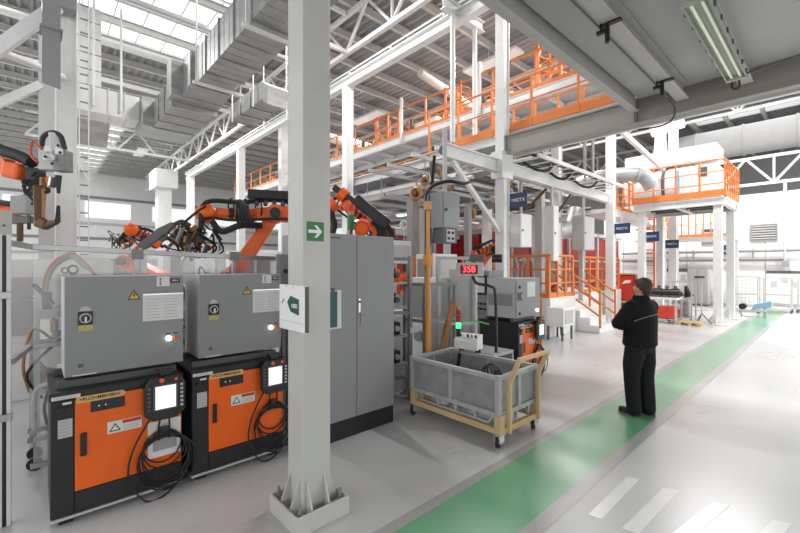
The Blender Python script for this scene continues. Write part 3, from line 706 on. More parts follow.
MB().tube([(-7.6, 12.2, 3.0), (-6.7, 13.0, 3.0), (-6.3, 13.7, 3.2), (-6.2, 14.1, 3.8)], .30, 14).build('pipe_body', 'galv', t, smooth=True)
# ladders and side walkway left of the platform
t = thing('cage_ladder', 'orange cage ladder rising behind the platform post', 'ladder', (-5.2, 19, 0))
for dx in (0, .45): MB().bar((-5.6 + dx, 19.0, 0), (-5.6 + dx, 19.0, 5.1), .06).build('stile', 'rail', t)
z = .3
while z < 5: MB().cyl((-5.6, 19.0, z), (-5.15, 19.0, z), .022, n=6).build('rung', 'rail', t); z += .32
for k in range(6): MB().ring((-5.37, 18.72, 2.4 + k * .5), (0, 0, 1), .36, .025, 12, 5).build('hoop', 'rail', t)
t = thing('walkway', 'white walkway leading away behind the ventilation platform', 'walkway', (-5.5, 20, 3.3))
MB().box(-6.4, -5.4, 14.6, 23.2, 3.72, 3.86).build('deck', 'steel', t)
MB().ibeam((-5.35, 14.6, 3.75), (-5.35, 23.2, 3.75), .12, .26, .02).build('edge_beam', 'steel', t)
railing_thing('orange railing of the white walkway leading away behind the platform', (-5.3, 14.7, 3.88), (-5.3, 23.15, 3.88), n=14, mids=(.3, .55, .82), post=.08, r=.035)
t = thing('walkway', 'short white crossing walkway low behind the platform', 'walkway', (-3.6, 22, 3.2))
MB().box(-5.3, -2.9, 21.6, 22.8, 3.0, 3.15).build('deck', 'steel', t)
for xx in (-5.2, -3.0): MB().box(xx - .07, xx + .07, 22.6, 22.74, 0, 3.0).build('post', 'steel', t)
railing_thing('pale orange railing on the low crossing walkway by the partition wall', (-5.3, 21.55, 3.15), (-2.9, 21.55, 3.15), n=9, h=1.1, mids=(.55,))
# struts around the columns
tag(MB().bar((-5.0, 14.6, 6.5), (-4.2, 16.6, 5.3), .13).build('diagonal_brace', 'white'), 'white diagonal strut descending to the ventilation platform', 'brace')
t = thing('roof_pipe_box', 'bright white pipe stub beside the tall column above the platform', 'pipe', (-4, 17, 7))
MB().cyl((-4.7, 17.0, 6.9), (-3.7, 17.0, 7.0), .22, n=14).build('pipe_body', 'white', t, smooth=True)
column('building_column', -4.5, 19.1, .28, 9.1, 'tall white column directly behind the ventilation drum')
column('building_column', -6.35, 12.9, .26, 6.8, 'slim white post above the hose loops', base=False)
t = thing('downpipe', 'pair of thin grey downpipes above the far end of the girder', 'pipe', (-5.4, 13, 4.4))
for dx in (0, .25): MB().cyl((-5.55 + dx, 13.2, 4.45), (-5.55 + dx, 13.2, 6.9), .05, n=8).build('pipe_body', 'mgrey', t, smooth=True)

# ================================================================== PARTITION WALL DETAILS
for (px0, px1, py0, py1, lb) in [(751, 776, 225, 241, 'large grey louvre window high on the white partition wall'), (703, 713, 230, 244, 'narrow grey louvre window beside the platform post')]:
    a, b = ony(px0, py1, 24), ony(px1, py0, 24); t = thing('louvre_window', lb, 'window', (a.x, 23.95, a.z))
    MB().box(a.x, b.x, 23.97, 24, a.z, b.z).build('backing', 'dgrey', t)
    MB().box(a.x - .05, a.x, 23.92, 24, a.z - .05, b.z + .05).box(b.x, b.x + .05, 23.92, 24, a.z - .05, b.z + .05).box(a.x, b.x, 23.92, 24, a.z - .05, a.z).box(a.x, b.x, 23.92, 24, b.z, b.z + .05).build('frame', 'grey', t)
    z = a.z + .06
    while z < b.z - .05: MB().cbox(((a.x + b.x) / 2, 23.94, z), b.x - a.x - .01, .05, .05, (R(30), 0, 0)).build('slat', 'lgrey', t); z += .11
t = thing('wall_pipe_rail', 'pair of pale pipes running along the white partition wall', 'pipe', (0, 23.8, 2.3))
MB().cyl((-8, 23.8, 2.55), (11, 23.8, 2.55), .06, n=8).build('pipe_body', 'mgrey', t, smooth=True)
MB().cyl((-8, 23.8, 2.18), (-1.6, 23.8, 2.18), .07, n=8).build('pipe_body', 'mgrey', t, smooth=True)
for i in range(8): MB().box(-7 + i * 2.2, -6.96 + i * 2.2, 23.75, 23.95, 2.1, 2.65).build('wall_bracket', 'mgrey', t)
t = thing('wall_downpipe', 'vertical pale pipe on the partition wall at the right edge', 'pipe', (-1.65, 23.8, 2))
c = ony(785, 255, 23.8)
MB().cyl((c.x, 23.8, 2.0), (c.x, 23.8, 5.6), .06, n=8).build('pipe_body', 'lgrey', t, smooth=True)
MB().box(c.x - .12, c.x + .12, 23.7, 23.92, 1.85, 2.1).build('end_fitting', 'grey', t)
for (px, lb) in [(727, 'small dark wall switch box left of the platform post'), (735, 'small dark wall switch box right of the platform post')]:
    c = ony(px, 250, 23.9); tag(MB().box(c.x - .12, c.x + .12, 23.86, 24, c.z - .22, c.z + .22).build('switch_box', 'blue', bevel=.01), lb, 'box')
c = ony(697, 300, 23.3)
t = thing('steel_cabinet', 'grey two door cabinet against the white wall behind the engine trolley', 'cabinet', (c.x, 23.3, 0))
MB().box(c.x - .38, c.x + .42, 23.3, 23.8, .05, 1.75).build('body', 'lgrey', t, bevel=.01)
MB().box(c.x - .36, c.x + .01, 23.27, 23.3, .1, 1.72).box(c.x + .03, c.x + .40, 23.27, 23.3, .1, 1.72).build('door', 'lgrey', t)
MB().box(c.x - .1, c.x + .3, 23.25, 23.27, 1.3, 1.4).build('name_plate', 'dgrey', t)
MB().box(c.x - .38, c.x + .42, 23.32, 23.78, 0, .05).build('plinth', 'dgrey', t)
c = ony(674, 284, 23.9)
t = thing('notice_board', 'wall notice board with dark header behind the engine trolley', 'board', (c.x, 23.9, .9))
MB().box(c.x - .6, c.x + .6, 23.9, 23.95, .4, 1.6).build('board', 'paper', t)
MB().box(c.x - .6, c.x + .6, 23.88, 23.95, 1.6, 1.75).build('header', 'dgrey', t)
for i in range(4): MB().box(c.x - .5 + i * .26, c.x - .3 + i * .26, 23.89, 23.9, 1.1, 1.45).build('notice', 'lgrey', t)
c = ony(790, 290, 23.9)
t = thing('notice_board', 'white wall board with dark header at the far right', 'board', (c.x, 23.9, .9))
MB().box(c.x - .75, c.x + 1.4, 23.9, 23.96, .25, 1.55).build('board', 'white', t)
MB().box(c.x - .75, c.x + 1.4, 23.88, 23.96, 1.55, 1.66).build('header', 'dgrey', t)
for i in range(6): MB().box(c.x - .6 + i * .33, c.x - .4 + i * .33, 23.885, 23.9, .95 + .2 * (i % 2), 1.2 + .2 * (i % 2)).build('notice', 'lgrey', t)

# white mesh carts beyond the platform
def mesh_cart(label, x, y, w, d, h):
    t = thing('mesh_cart', label, 'cart', (x, y, 0))
    for dx in (0, w):
        for dy in (0, d):
            MB().bar((x + dx, y + dy, .12), (x + dx, y + dy, h), .04).build('post', 'lgrey', t)
            MB().cyl((x + dx - .03, y + dy, .06), (x + dx + .03, y + dy, .06), .06, n=8).build('castor', 'dgrey', t)
    for z in (.15, h * .5, h - .02):
        MB().bar((x, y, z), (x + w, y, z), .03).bar((x, y + d, z), (x + w, y + d, z), .03).bar((x, y, z), (x, y + d, z), .03).bar((x + w, y, z), (x + w, y + d, z), .03).build('frame_rail', 'lgrey', t)
    mb = MB(); k = .12
    while k < w: mb.box(x + k, x + k + .012, y - .004, y + .004, .15, h); k += .12
    z = .3
    while z < h: mb.box(x, x + w, y - .004, y + .004, z, z + .012); z += .14
    mb.build('wire_mesh', 'lgrey', t)
    MB().box(x, x + w, y, y + d, .14, .17).build('shelf', 'steel', t)
    return t
mesh_cart('white wire mesh trolley right of the platform post, left of three', -3.0, 21.2, .85, .6, 1.45)
mesh_cart('white wire mesh trolley in the middle of the row by the wall', -2.05, 22.0, .8, .6, 1.4)
mesh_cart('white wire mesh trolley at the right end of the row by the wall', -1.1, 22.6, .8, .6, 1.35)
t = thing('parts_table', 'low trolley with a pale blue part and black motor near the far platform post', 'trolley', (-2.1, 19.3, 0))
MB().box(-2.5, -1.75, 19.2, 19.8, .22, .27).build('top', 'lgrey', t)
for dx in (-2.47, -1.8):
    for dy in (19.23, 19.75): MB().bar((dx, dy, 0), (dx, dy, .22), .04).build('leg', 'lgrey', t)
tag(MB().prism([(0, 0), (.55, .12), (.55, .34), (.1, .2)], (-2.15, 19.3, .27), (1, 0, 0), (0, 0, 1), -.3).build('blue_part', 'paleblue'), 'pale blue sloping part lying on the low trolley', 'part')
tag(MB().cyl((-2.38, 19.25, .38), (-2.38, 19.55, .38), .11, n=12).build('electric_motor', 'black', smooth=True), 'small black motor lying on the low trolley', 'motor')

# ================================================================== ENGINE TROLLEY GROUP
B = onx(656, 322, -4.3); bx, by = -4.40, 15.05
t = thing('parts_bench', 'white bench with a bright red drawer under black machine parts', 'bench', (bx, by, 0))
MB().box(bx, bx + .95, by, by + .7, .78, .84).build('worktop', 'white', t)
for dx in (.03, .92):
    for dy in (.03, .67): MB().bar((bx + dx, by + dy, 0), (bx + dx, by + dy, .78), .05).build('leg', 'lgrey', t)
MB().box(bx + .38, bx + .86, by + .02, by + .6, .18, .55).build('drawer', 'brightred', t, bevel=.01)
MB().box(bx + .05, bx + .9, by + .05, by + .65, .12, .16).build('shelf', 'lgrey', t)
random.seed(3)
for i in range(4):
    x = bx + .13 + i * .23; t = thing('machine_part', ['black ribbed machine part at the left end of the white bench', 'black machine part second from the left on the white bench', 'black round machine part third on the white bench', 'black machine part at the right end of the white bench'][i], 'part', (x, by + .3, .84))
    MB().cyl((x - .1, by + .3, .98), (x + .12, by + .34, .98), .13 + .02 * (i % 2), n=12).build('drum', 'black', t, smooth=True)
    MB().box(x - .1, x + .1, by + .15, by + .5, .84, .92).cyl((x, by + .3, 1.05), (x + .03, by + .3, 1.22), .05, n=8).build('mount', 'dgrey', t)
gx = -3.82
t = thing('gearbox_trolley', 'wheeled steel stand with a grey machine and black cones beside the red bench', 'trolley', (gx, 16, 0))
MB().box(gx - .1, gx + .6, 15.9, 16.5, .12, .16).build('base', 'lgrey', t)
for dx in (-.08, .58):
    for dy in (15.92, 16.48): MB().bar((gx + dx, dy, .05), (gx + dx, dy, 1.35), .035).build('post', 'lgrey', t)
for z in (.8, 1.33):
    for yy in (15.92, 16.48): MB().bar((gx - .08, yy, z), (gx + .58, yy, z), .03).build('rail', 'lgrey', t)
MB().box(gx + .02, gx + .5, 16.0, 16.4, .2, .72).build('machine_body', 'galv', t, bevel=.03)
MB().cyl((gx + .15, 15.99, .5), (gx + .15, 15.93, .5), .12, n=12).build('flange', 'white', t)
MB().cyl((gx + .08, 16.2, 1.15), (gx + .2, 16.2, .83), .03, .13, n=12).cyl((gx + .36, 16.2, 1.2), (gx + .46, 16.2, .83), .04, .15, n=12).build('cone', 'black', t, smooth=True)
for dx in (-.05, .56): MB().cyl((gx + dx - .02, 15.92, .06), (gx + dx + .02, 15.92, .06), .06, n=10).build('castor', 'black', t)
t = thing('wooden_pallet', 'pale wooden pallet on the floor in front of the steel stand', 'pallet', (gx + .4, 15.1, 0))
for i in range(5): MB().box(gx + .38, gx + 1.0, 15.05 + i * .12, 15.14 + i * .12, .09, .11).build('deck_board', 'wood', t)
for dx in (.38, .65, .91): MB().box(gx + dx, gx + dx + .09, 15.05, 15.62, 0, .09).build('bearer', 'wood', t)
t = thing('tripod_stand', 'thin black tripod stand at the right end of the engine parts', 'stand', (-2.95, 15.8, 0))
for a in (0, 2.1, 4.2): MB().cyl((-2.95, 15.8, .35), (-2.95 + .28 * math.cos(a), 15.8 + .28 * math.sin(a), 0), .015, n=6).build('leg', 'dgrey', t)
MB().cyl((-2.95, 15.8, .3), (-2.95, 15.8, 1.3), .018, n=6).build('pole', 'lgrey', t)

# ================================================================== RED MACHINE LINE
t = thing('red_press_line', 'long dark red machine enclosure with pale posts behind the orange stairs', 'machine', (-7.6, 14, 0))
for i in range(8):
    y = 10.6 + i * 1.45
    MB().box(-7.75, -7.6, y + .06, y + 1.39, .5, 3.0 + (.15 if i > 4 else 0)).build('panel', 'red', t)
    MB().box(-7.68, -7.5, y - .06, y + .06, 0, 3.35).build('post', 'lgrey', t)
    for z in (1.15, 2.05): MB().box(-7.6, -7.55, y + .06, y + 1.39, z, z + .06).build('mid_rail', 'lgrey', t)
MB().box(-7.75, -7.5, 10.5, 22.3, 3.2, 3.35).build('top_beam', 'lgrey', t)
MB().box(-9.8, -7.77, 10.5, 22.3, .0, 2.9).build('core', 'red', t)
t = thing('red_press_line', 'second dark red machine enclosure seen above the white control cabinet', 'machine', (-9, 9, 0))
for i in range(3):
    y = 7.0 + i * 1.15
    MB().box(-8.8, -8.65, y + .05, y + 1.1, .3, 2.75).build('panel', 'red', t)
    MB().box(-8.7, -8.55, y - .05, y + .05, 0, 2.9).build('post', 'lgrey', t)
MB().box(-8.8, -8.5, 6.95, 10.45, 2.75, 2.9).build('top_beam', 'lgrey', t)
t = thing('red_cabinet', 'bright red machine cabinet with a white label beside the standing man', 'cabinet', (-5.2, 16.4, 0))
MB().box(-5.75, -5.0, 16.2, 16.9, 0.05, 1.55).build('body', 'red', t, bevel=.02)
MB().box(-5.7, -5.05, 16.17, 16.2, .62, 1.5).build('door', 'brightred', t)
MB().box(-5.75, -5.0, 16.15, 16.2, .5, .58).build('ledge', 'tan', t)
MB().box(-5.75, -5.0, 16.15, 16.2, 1.55, 1.6).build('rim', 'tan', t)
MB().prism([(0, 0), (.3, .05), (.32, .15), (.12, .14)], (-5.45, 16.165, 1.2), (1, 0, 0), (0, 0, 1), .004).build('label', 'signwhite', t)
MB().box(-5.7, -5.05, 16.25, 16.85, 0, .05).build('plinth', 'dgrey', t)

# ---- white plinth platform with railings and stairs
t = thing('machine_plinth', 'white raised machine plinth with tiled side below the orange railings', 'platform', (-6, 12, 0))
MB().box(-7.45, -5.05, 9.9, 11.4, 0, 1.02).build('block', 'white', t, bevel=.01)
MB().box(-7.45, -6.0, 11.4, 12.7, 0, 1.02).build('block', 'white', t, bevel=.01)
MB().box(-7.45, -5.4, 12.7, 16.0, 0, 1.02).build('block', 'white', t, bevel=.01)
for i in range(4): MB().box(-7.40 + i * .58, -6.86 + i * .58, 9.885, 9.9, .08, .94).build('side_panel', 'white', t)
railing_thing('orange railing at the front left edge of the white plinth', (-7.4, 9.95, 1.02), (-5.15, 9.95, 1.02), n=4, h=1.12, mids=(.38, .75), post=.07, r=.035)
railing_thing('orange railing on the plinth edge beside the stairs', (-5.12, 9.97, 1.02), (-5.12, 11.35, 1.02), n=3, h=1.12, mids=(.38, .75), post=.07, r=.035)
railing_thing('orange railing on the plinth edge right of the stairs', (-5.45, 12.8, 1.02), (-5.45, 15.9, 1.02), n=6, h=1.12, mids=(.38, .75), post=.07, r=.035)
t = thing('plinth_stairs', 'white steps with orange handrails climbing to the plinth', 'stairs', (-5, 12, 0))
for i in range(5):
    x = -4.42 - i * .27
    MB().box(-5.99, x, 11.48, 12.62, i * .2, (i + 1) * .2).build('step', 'white', t, bevel=.008)
for y in (11.5, 12.6):
    for k in (.35, .68, 1.0): MB().cyl((-4.40, y, .1 + k), (-5.9, y, 1.1 + k), .028, n=8).build('handrail', 'rail', t, smooth=True)
    for x, z in ((-4.42, .15), (-5.15, .62), (-5.88, 1.02)): MB().bar((x, y, z), (x, y, z + 1.03), .05).build('post', 'rail', t)
t = thing('floor_unit', 'small white box unit on four legs against the plinth', 'machine', (-4.9, 10.2, 0))
MB().box(-5.0, -4.55, 9.6, 10.2, .35, .82).build('casing', 'white', t, bevel=.015)
MB().box(-4.55, -4.54, 9.68, 10.12, .42, .76).build('grille', 'lgrey', t)
for x in (-4.97, -4.6):
    for y in (9.64, 10.14): MB().bar((x, y, 0), (x, y, .35), .04).build('leg', 'dgrey', t)
MB().tube([(-4.8, 9.9, .34), (-4.7, 9.9, .12), (-4.9, 10.2, .05), (-5.0, 10.4, .3)], .02, 6).build('cable', 'black', t, smooth=True)

# ================================================================== FOREGROUND COLUMN
fx, fy = -2.685, 1.525
t = thing('foreground_column', 'big square beige grey steel column in the foreground, standing in a bolted base tray', 'column', (fx, fy, 0))
MB().box(fx - .115, fx + .115, fy - .115, fy + .115, .02, 4.78).build('shaft', 'offwhite', t, bevel=.008)
mb = MB()
for (x0, x1, y0, y1) in ((-.215, -.20, -.215, .215), (.20, .215, -.215, .215), (-.20, .20, -.215, -.20), (-.20, .20, .20, .215)): mb.box(fx + x0, fx + x1, fy + y0, fy + y1, .003, .135)
mb.build('base_tray', 'offwhite', t, bevel=.002)
MB().box(fx - .20, fx + .20, fy - .20, fy + .20, .003, .07).build('base_plate', 'offwhite', t)
for sx, sy in ((1, 0), (-1, 0), (0, 1), (0, -1)):
    for k in (-.07, .07):
        MB().prism([(.115, .07), (.195, .07), (.195, .12), (.125, .30), (.115, .30)], (fx + sy * k - sy * .006, fy + sx * k - sx * .006, 0), (sx, sy, 0), (0, 0, 1), .012).build('gusset', 'offwhite', t)
for sx in (-1, 1):
    for sy in (-1, 1):
        b = MB().cyl((fx + sx * .165, fy + sy * .165, .07), (fx + sx * .165, fy + sy * .165, .19), .012, n=8).build('anchor_bolt', 'mgrey', t)
        MB().cyl((fx + sx * .165, fy + sy * .165, .085), (fx + sx * .165, fy + sy * .165, .11), .024, n=6).build('nut', 'lgrey', b)
MB().box(fx - .25, fx + .25, fy - .25, fy + .25, 0.0005, .004).build('grout_pad', 'lgrey', t)
# exit sign
t = thing('exit_sign', 'small green sign with a white right pointing arrow on the beige column', 'sign', (fx + .117, fy, 2.03))
MB().box(fx + .1155, fx + .119, fy - .085, fy + .055, 2.035, 2.175).build('plate', 'signgreen', t)
MB().prism([(-.058, -.012), (.018, -.012), (-.012, -.045), (.012, -.045), (.056, 0), (.012, .045), (-.012, .045), (.018, .012), (-.058, .012)], (fx + .119, fy - .015, 2.105), (0, 1, 0), (0, 0, 1), .001).build('arrow', 'signwhite', t)
# document box on the column
t = thing('document_box', 'white document box with a dark green pentagon fixed to the beige column', 'box', (fx, fy - .13, 1.38))
x0, x1, yy = -2.86, -2.475, 1.37
MB().box(x0, x1, yy, yy + .035, 1.385, 1.715).build('box_body', 'signwhite', t, bevel=.006)
MB().box(x1 - .001, x1 + .003, yy + .004, yy + .033, 1.39, 1.71).build('dark_edge', 'dgrey', t)
MB().box(x0 + .005, x1 - .02, yy - .002, yy, 1.45, 1.453).build('fold_line', 'lgrey', t)
W_ = x1 - x0
pol = [(.34, .62), (.47, .77), (.80, .70), (.80, .36), (.47, .42)]
MB().prism([(a * W_, b * .33) for a, b in pol], (x0, yy - .001, 1.385), (1, 0, 0), (0, 0, 1), -.0015).build('green_pentagon', 'darkgreen', t)
text('lettering', 'HSSE', .04, 'signwhite', t, (x0 + W_ * .64, yy - .004, 1.385 + .33 * .55), '-y', bold=.001)
MB().prism([(.10, .60), (.20, .70), (.23, .66), (.13, .56)], (x0, yy - .001, 1.385), (W_, 0, 0), (0, 0, .33), -.0015).build('small_emblem', 'ink', t)
MB().box(x0 + .12, x0 + .125, yy - .003, yy, 1.70, 1.706).box(x0 + .22, x0 + .225, yy - .003, yy, 1.70, 1.706).build('pin', 'dgrey', t)

# ================================================================== ROBOT CONTROLLERS
def warning_triangle(parent, y, z, s, xf):
    MB().prism([(-s, -s * .75), (s, -s * .75), (0, s)], (xf, y, z), (0, 1, 0), (0, 0, 1), .001).build('warning_triangle', 'black', parent, bevel=0)
    MB().prism([(-s * .72, -s * .58), (s * .72, -s * .58), (0, s * .66)], (xf + .001, y, z), (0, 1, 0), (0, 0, 1), .001).build('triangle_fill', 'yellow', parent)
    MB().prism([(-.02 * s, .4 * s), (.2 * s, .4 * s), (.05 * s, .0), (.22 * s, 0), (-.12 * s, -.5 * s), (-.02 * s, -.1 * s), (-.2 * s, -.1 * s)], (xf + .002, y, z), (0, 1, 0), (0, 0, 1), .001).build('flash', 'black', parent)
def controller(x, y0, w, label, tape):
    """orange fronted robot controller; x is its front plane"""
    t = thing('robot_controller', label, 'controller', (x, y0 + w / 2, 0))
    y1 = y0 + w; ys = y0 + w * .165
    MB().box(x - .74, x - .005, y0 + .005, y1 - .005, .06, .90).build('housing', 'blackmat', t, bevel=.006)
    MB().box(x - .76, x + .012, y0 - .004, y1 + .004, .90, .955).build('top_cover', 'blackmat', t, bevel=.006)
    MB().box(x - .004, x + .006, y0 + .01, ys - .006, .08, .89).build('side_panel', 'blackmat', t, bevel=.002)
    MB().box(x - .004, x + .010, ys, y1 - .008, .225, .885).build('door', 'orange', t, bevel=.004)
    MB().box(x - .004, x + .006, ys, y1 - .008, .075, .218).build('lower_panel', 'blackmat', t, bevel=.002)
    MB().box(x - .7, x + .012, y0, y1, .045, .062).build('bottom_trim', 'lgrey', t)
    for xx in (x - .68, x - .06):
        for yy in (y0 + .05, y1 - .13): MB().box(xx - .03, xx + .03, yy, yy + .08, 0, .045).build('foot', 'black', t)
    MB().box(x + .010, x + .022, ys + .03, ys + .068, .47, .64).build('door_handle', 'black', t, bevel=.006)
    c = MB().box(x + .010, x + .014, ys + .09, ys + .30, .775, .855).build('indicator_window', 'black', t, bevel=.01)
    MB().cyl((x + .014, ys + .14, .815), (x + .016, ys + .14, .815), .006, n=8).cyl((x + .014, ys + .18, .815), (x + .016, ys + .18, .815), .006, n=8).build('pilot_light', 'signwhite', c)
    MB().prism([(0, 0), (.28, 0), (.30, .022), (.28, .045), (0, .045)], (x + .0105, ys + .008, .838 + .02), (0, 1, 0), (0, 0, 1), .001).build('tape_label', 'labeltan', t)
    text('tape_lettering', tape, .031, 'black', t, (x + .0125, ys + .15, .881), 'x', bold=.0006)
    # white equipment strips and stickers
    MB().box(x + .012, x + .014, y0 + .01, y0 + .17, .905, .93).build('id_strip', 'paper', t)
    text('id_lettering', 'CONTROL CABINET', .014, 'ink', t, (x + .0145, y0 + .09, .917), 'x')
    MB().box(x + .0062, x + .0075, y0 + .045, y0 + .125, .63, .76).build('rating_plate', 'lgrey', t)
    for k in range(5): MB().box(x + .0075, x + .008, y0 + .052, y0 + .118, .65 + k * .024, .645 + k * .024).build('print_line', 'ink', t)
    MB().cyl((x + .006, y0 + .055, .835), (x + .03, y0 + .055, .835), .02, n=12).cyl((x + .006, y0 + .105, .835), (x + .02, y0 + .105, .835), .014, n=12).build('selector_switch', 'black', t)
    MB().box(x + .006, x + .008, y0 + .07, y0 + .12, .865, .88).build('switch_label', 'paper', t)
    w0 = ys + .19
    MB().box(x + .0105, x + .0125, w0, w0 + .22, .585, .675).build('warning_label', 'paper', t)
    MB().box(x + .0125, x + .0132, w0 + .095, w0 + .215, .645, .67).build('label_header', 'brightred', t)
    MB().prism([(.01, .012), (.085, .012), (.0475, .075)], (x + .0125, w0, .587), (0, 1, 0), (0, 0, 1), .0008).build('label_triangle', 'black', t)
    MB().prism([(.023, .020), (.072, .020), (.0475, .061)], (x + .0133, w0, .587), (0, 1, 0), (0, 0, 1), .0005).build('label_triangle_fill', 'paper', t)
    for k in range(3): MB().box(x + .0125, x + .013, w0 + .1, w0 + .20, .596 + k * .014, .600 + k * .014).build('print_line', 'ink', t)
    for zz in (.35, .80): MB().cyl((x + .008, y1 - .03, zz), (x + .014, y1 - .03, zz), .008, n=8).build('screw', 'dgrey', t)
    # carrier rails for the box above
    for xx in (x - .62, x - .14): MB().box(xx - .025, xx + .025, y0 + .04, y1 - .02, .955, 1.005).build('carrier_rail', 'dgrey', t)
    return t
def pendant(x, y, z, label, sz=1.0, coil=True, drop=.62):
    """teach pendant hung on a hook on the controller front"""
    t = thing('teach_pendant', label, 'pendant', (x, y, z - .2))
    h, w = .175 * sz, .145 * sz
    pol = [(-w, -h * .7), (-w * .6, -h), (w * .6, -h), (w, -h * .7), (w * 1.02, h * .55), (w * .7, h), (-w * .7, h), (-w * 1.02, h * .55)]
    MB().prism(pol, (x + .03, y, z), (0, 1, 0), (0, 0, 1), .045).build('shell', 'black', t, bevel=.012)
    MB().box(x + .075, x + .080, y - w * .60, y + w * .60, z - h * .55, z + h * .62).build('bezel', 'dgrey', t, bevel=.004)
    MB().box(x + .080, x + .082, y - w * .50, y + w * .50, z - h * .48, z + h * .55).build('screen', 'screen', t)
    for k in range(6):
        for s in (-1, 1): MB().box(x + .075, x + .084, y + s * w * .80 - .010, y + s * w * .80 + .010, z - h * .5 + k * h * .19, z - h * .5 + k * h * .19 + h * .10).build('key', 'lgrey' if s > 0 else 'dgrey', t)
    for q_, r_ in ((-.2, .018), (.5, .012)): MB().cyl((x + .075, y + w * q_, z + h * .81), (x + .093, y + w * q_, z + h * .81), r_, n=12).build('button', 'orange', t)
    MB().box(x + .0, x + .05, y - .03, y + .045, z + h * .95, z + h * .95 + .055).bar((x, y, z + h * .95 + .05), (x + .09, y, z + h * .95 + .05), .11, .015).build('hook', 'black', t)
    # vertical cables and coil
    for dy in (-.035, .03): MB().tube([(x + .05, y + dy, z - h), (x + .035, y + dy * 1.2, z - h - .08), (x + .03, y + dy, z - h - .17)], .007, 6).build('cable', 'rubber', t, smooth=True)
    if coil:
        cz = z - h - .22
        random.seed(int(y * 100) + 5)
        for k in range(6):
            r = .135 + .012 * k; oy = random.uniform(-.012, .012); oz = -.045 * k * .5
            P = []
            for i in range(16):
                a = 2 * PI * i / 16
                P.append((x + .022 + .011 * (k % 4) + .006 * math.sin(3 * a + k), y + oy + r * math.cos(a), cz + oz + r * (.92 if math.sin(a) > 0 else 1.0 + .05 * k) * math.sin(a)))
            MB().tube(P, .0065, 6, smooth=False, closed=True).build('cable_coil', 'rubber', t, smooth=True)
        MB().tube([(x + .04, y - .10, z - h + .02), (x + .05, y - .22, z - h - .20), (x + .05, y - .24, z - h - .42), (x + .06, y - .12, z - h - drop), (x + .06, y + .05, z - h - drop + .04), (x + .05, y + .17, z - h - .42), (x + .04, y + .15, z - h - .22)], .0075, 6).build('hanging_loop', 'rubber', t, smooth=True)
        MB().tube([(x + .04, y + .05, z - h - .1), (x + .06, y + .23, z - h - .3), (x + .06, y + .20, z - h - .5), (x + .06, y + .02, z - h - drop * .88), (x + .05, y - .14, z - h - .5)], .0075, 6).build('hanging_loop', 'rubber', t, smooth=True)
        MB().box(x + .012, x + .05, y - .03, y + .03, cz + .12, cz + .15).build('coil_hook', 'black', t)
    return t
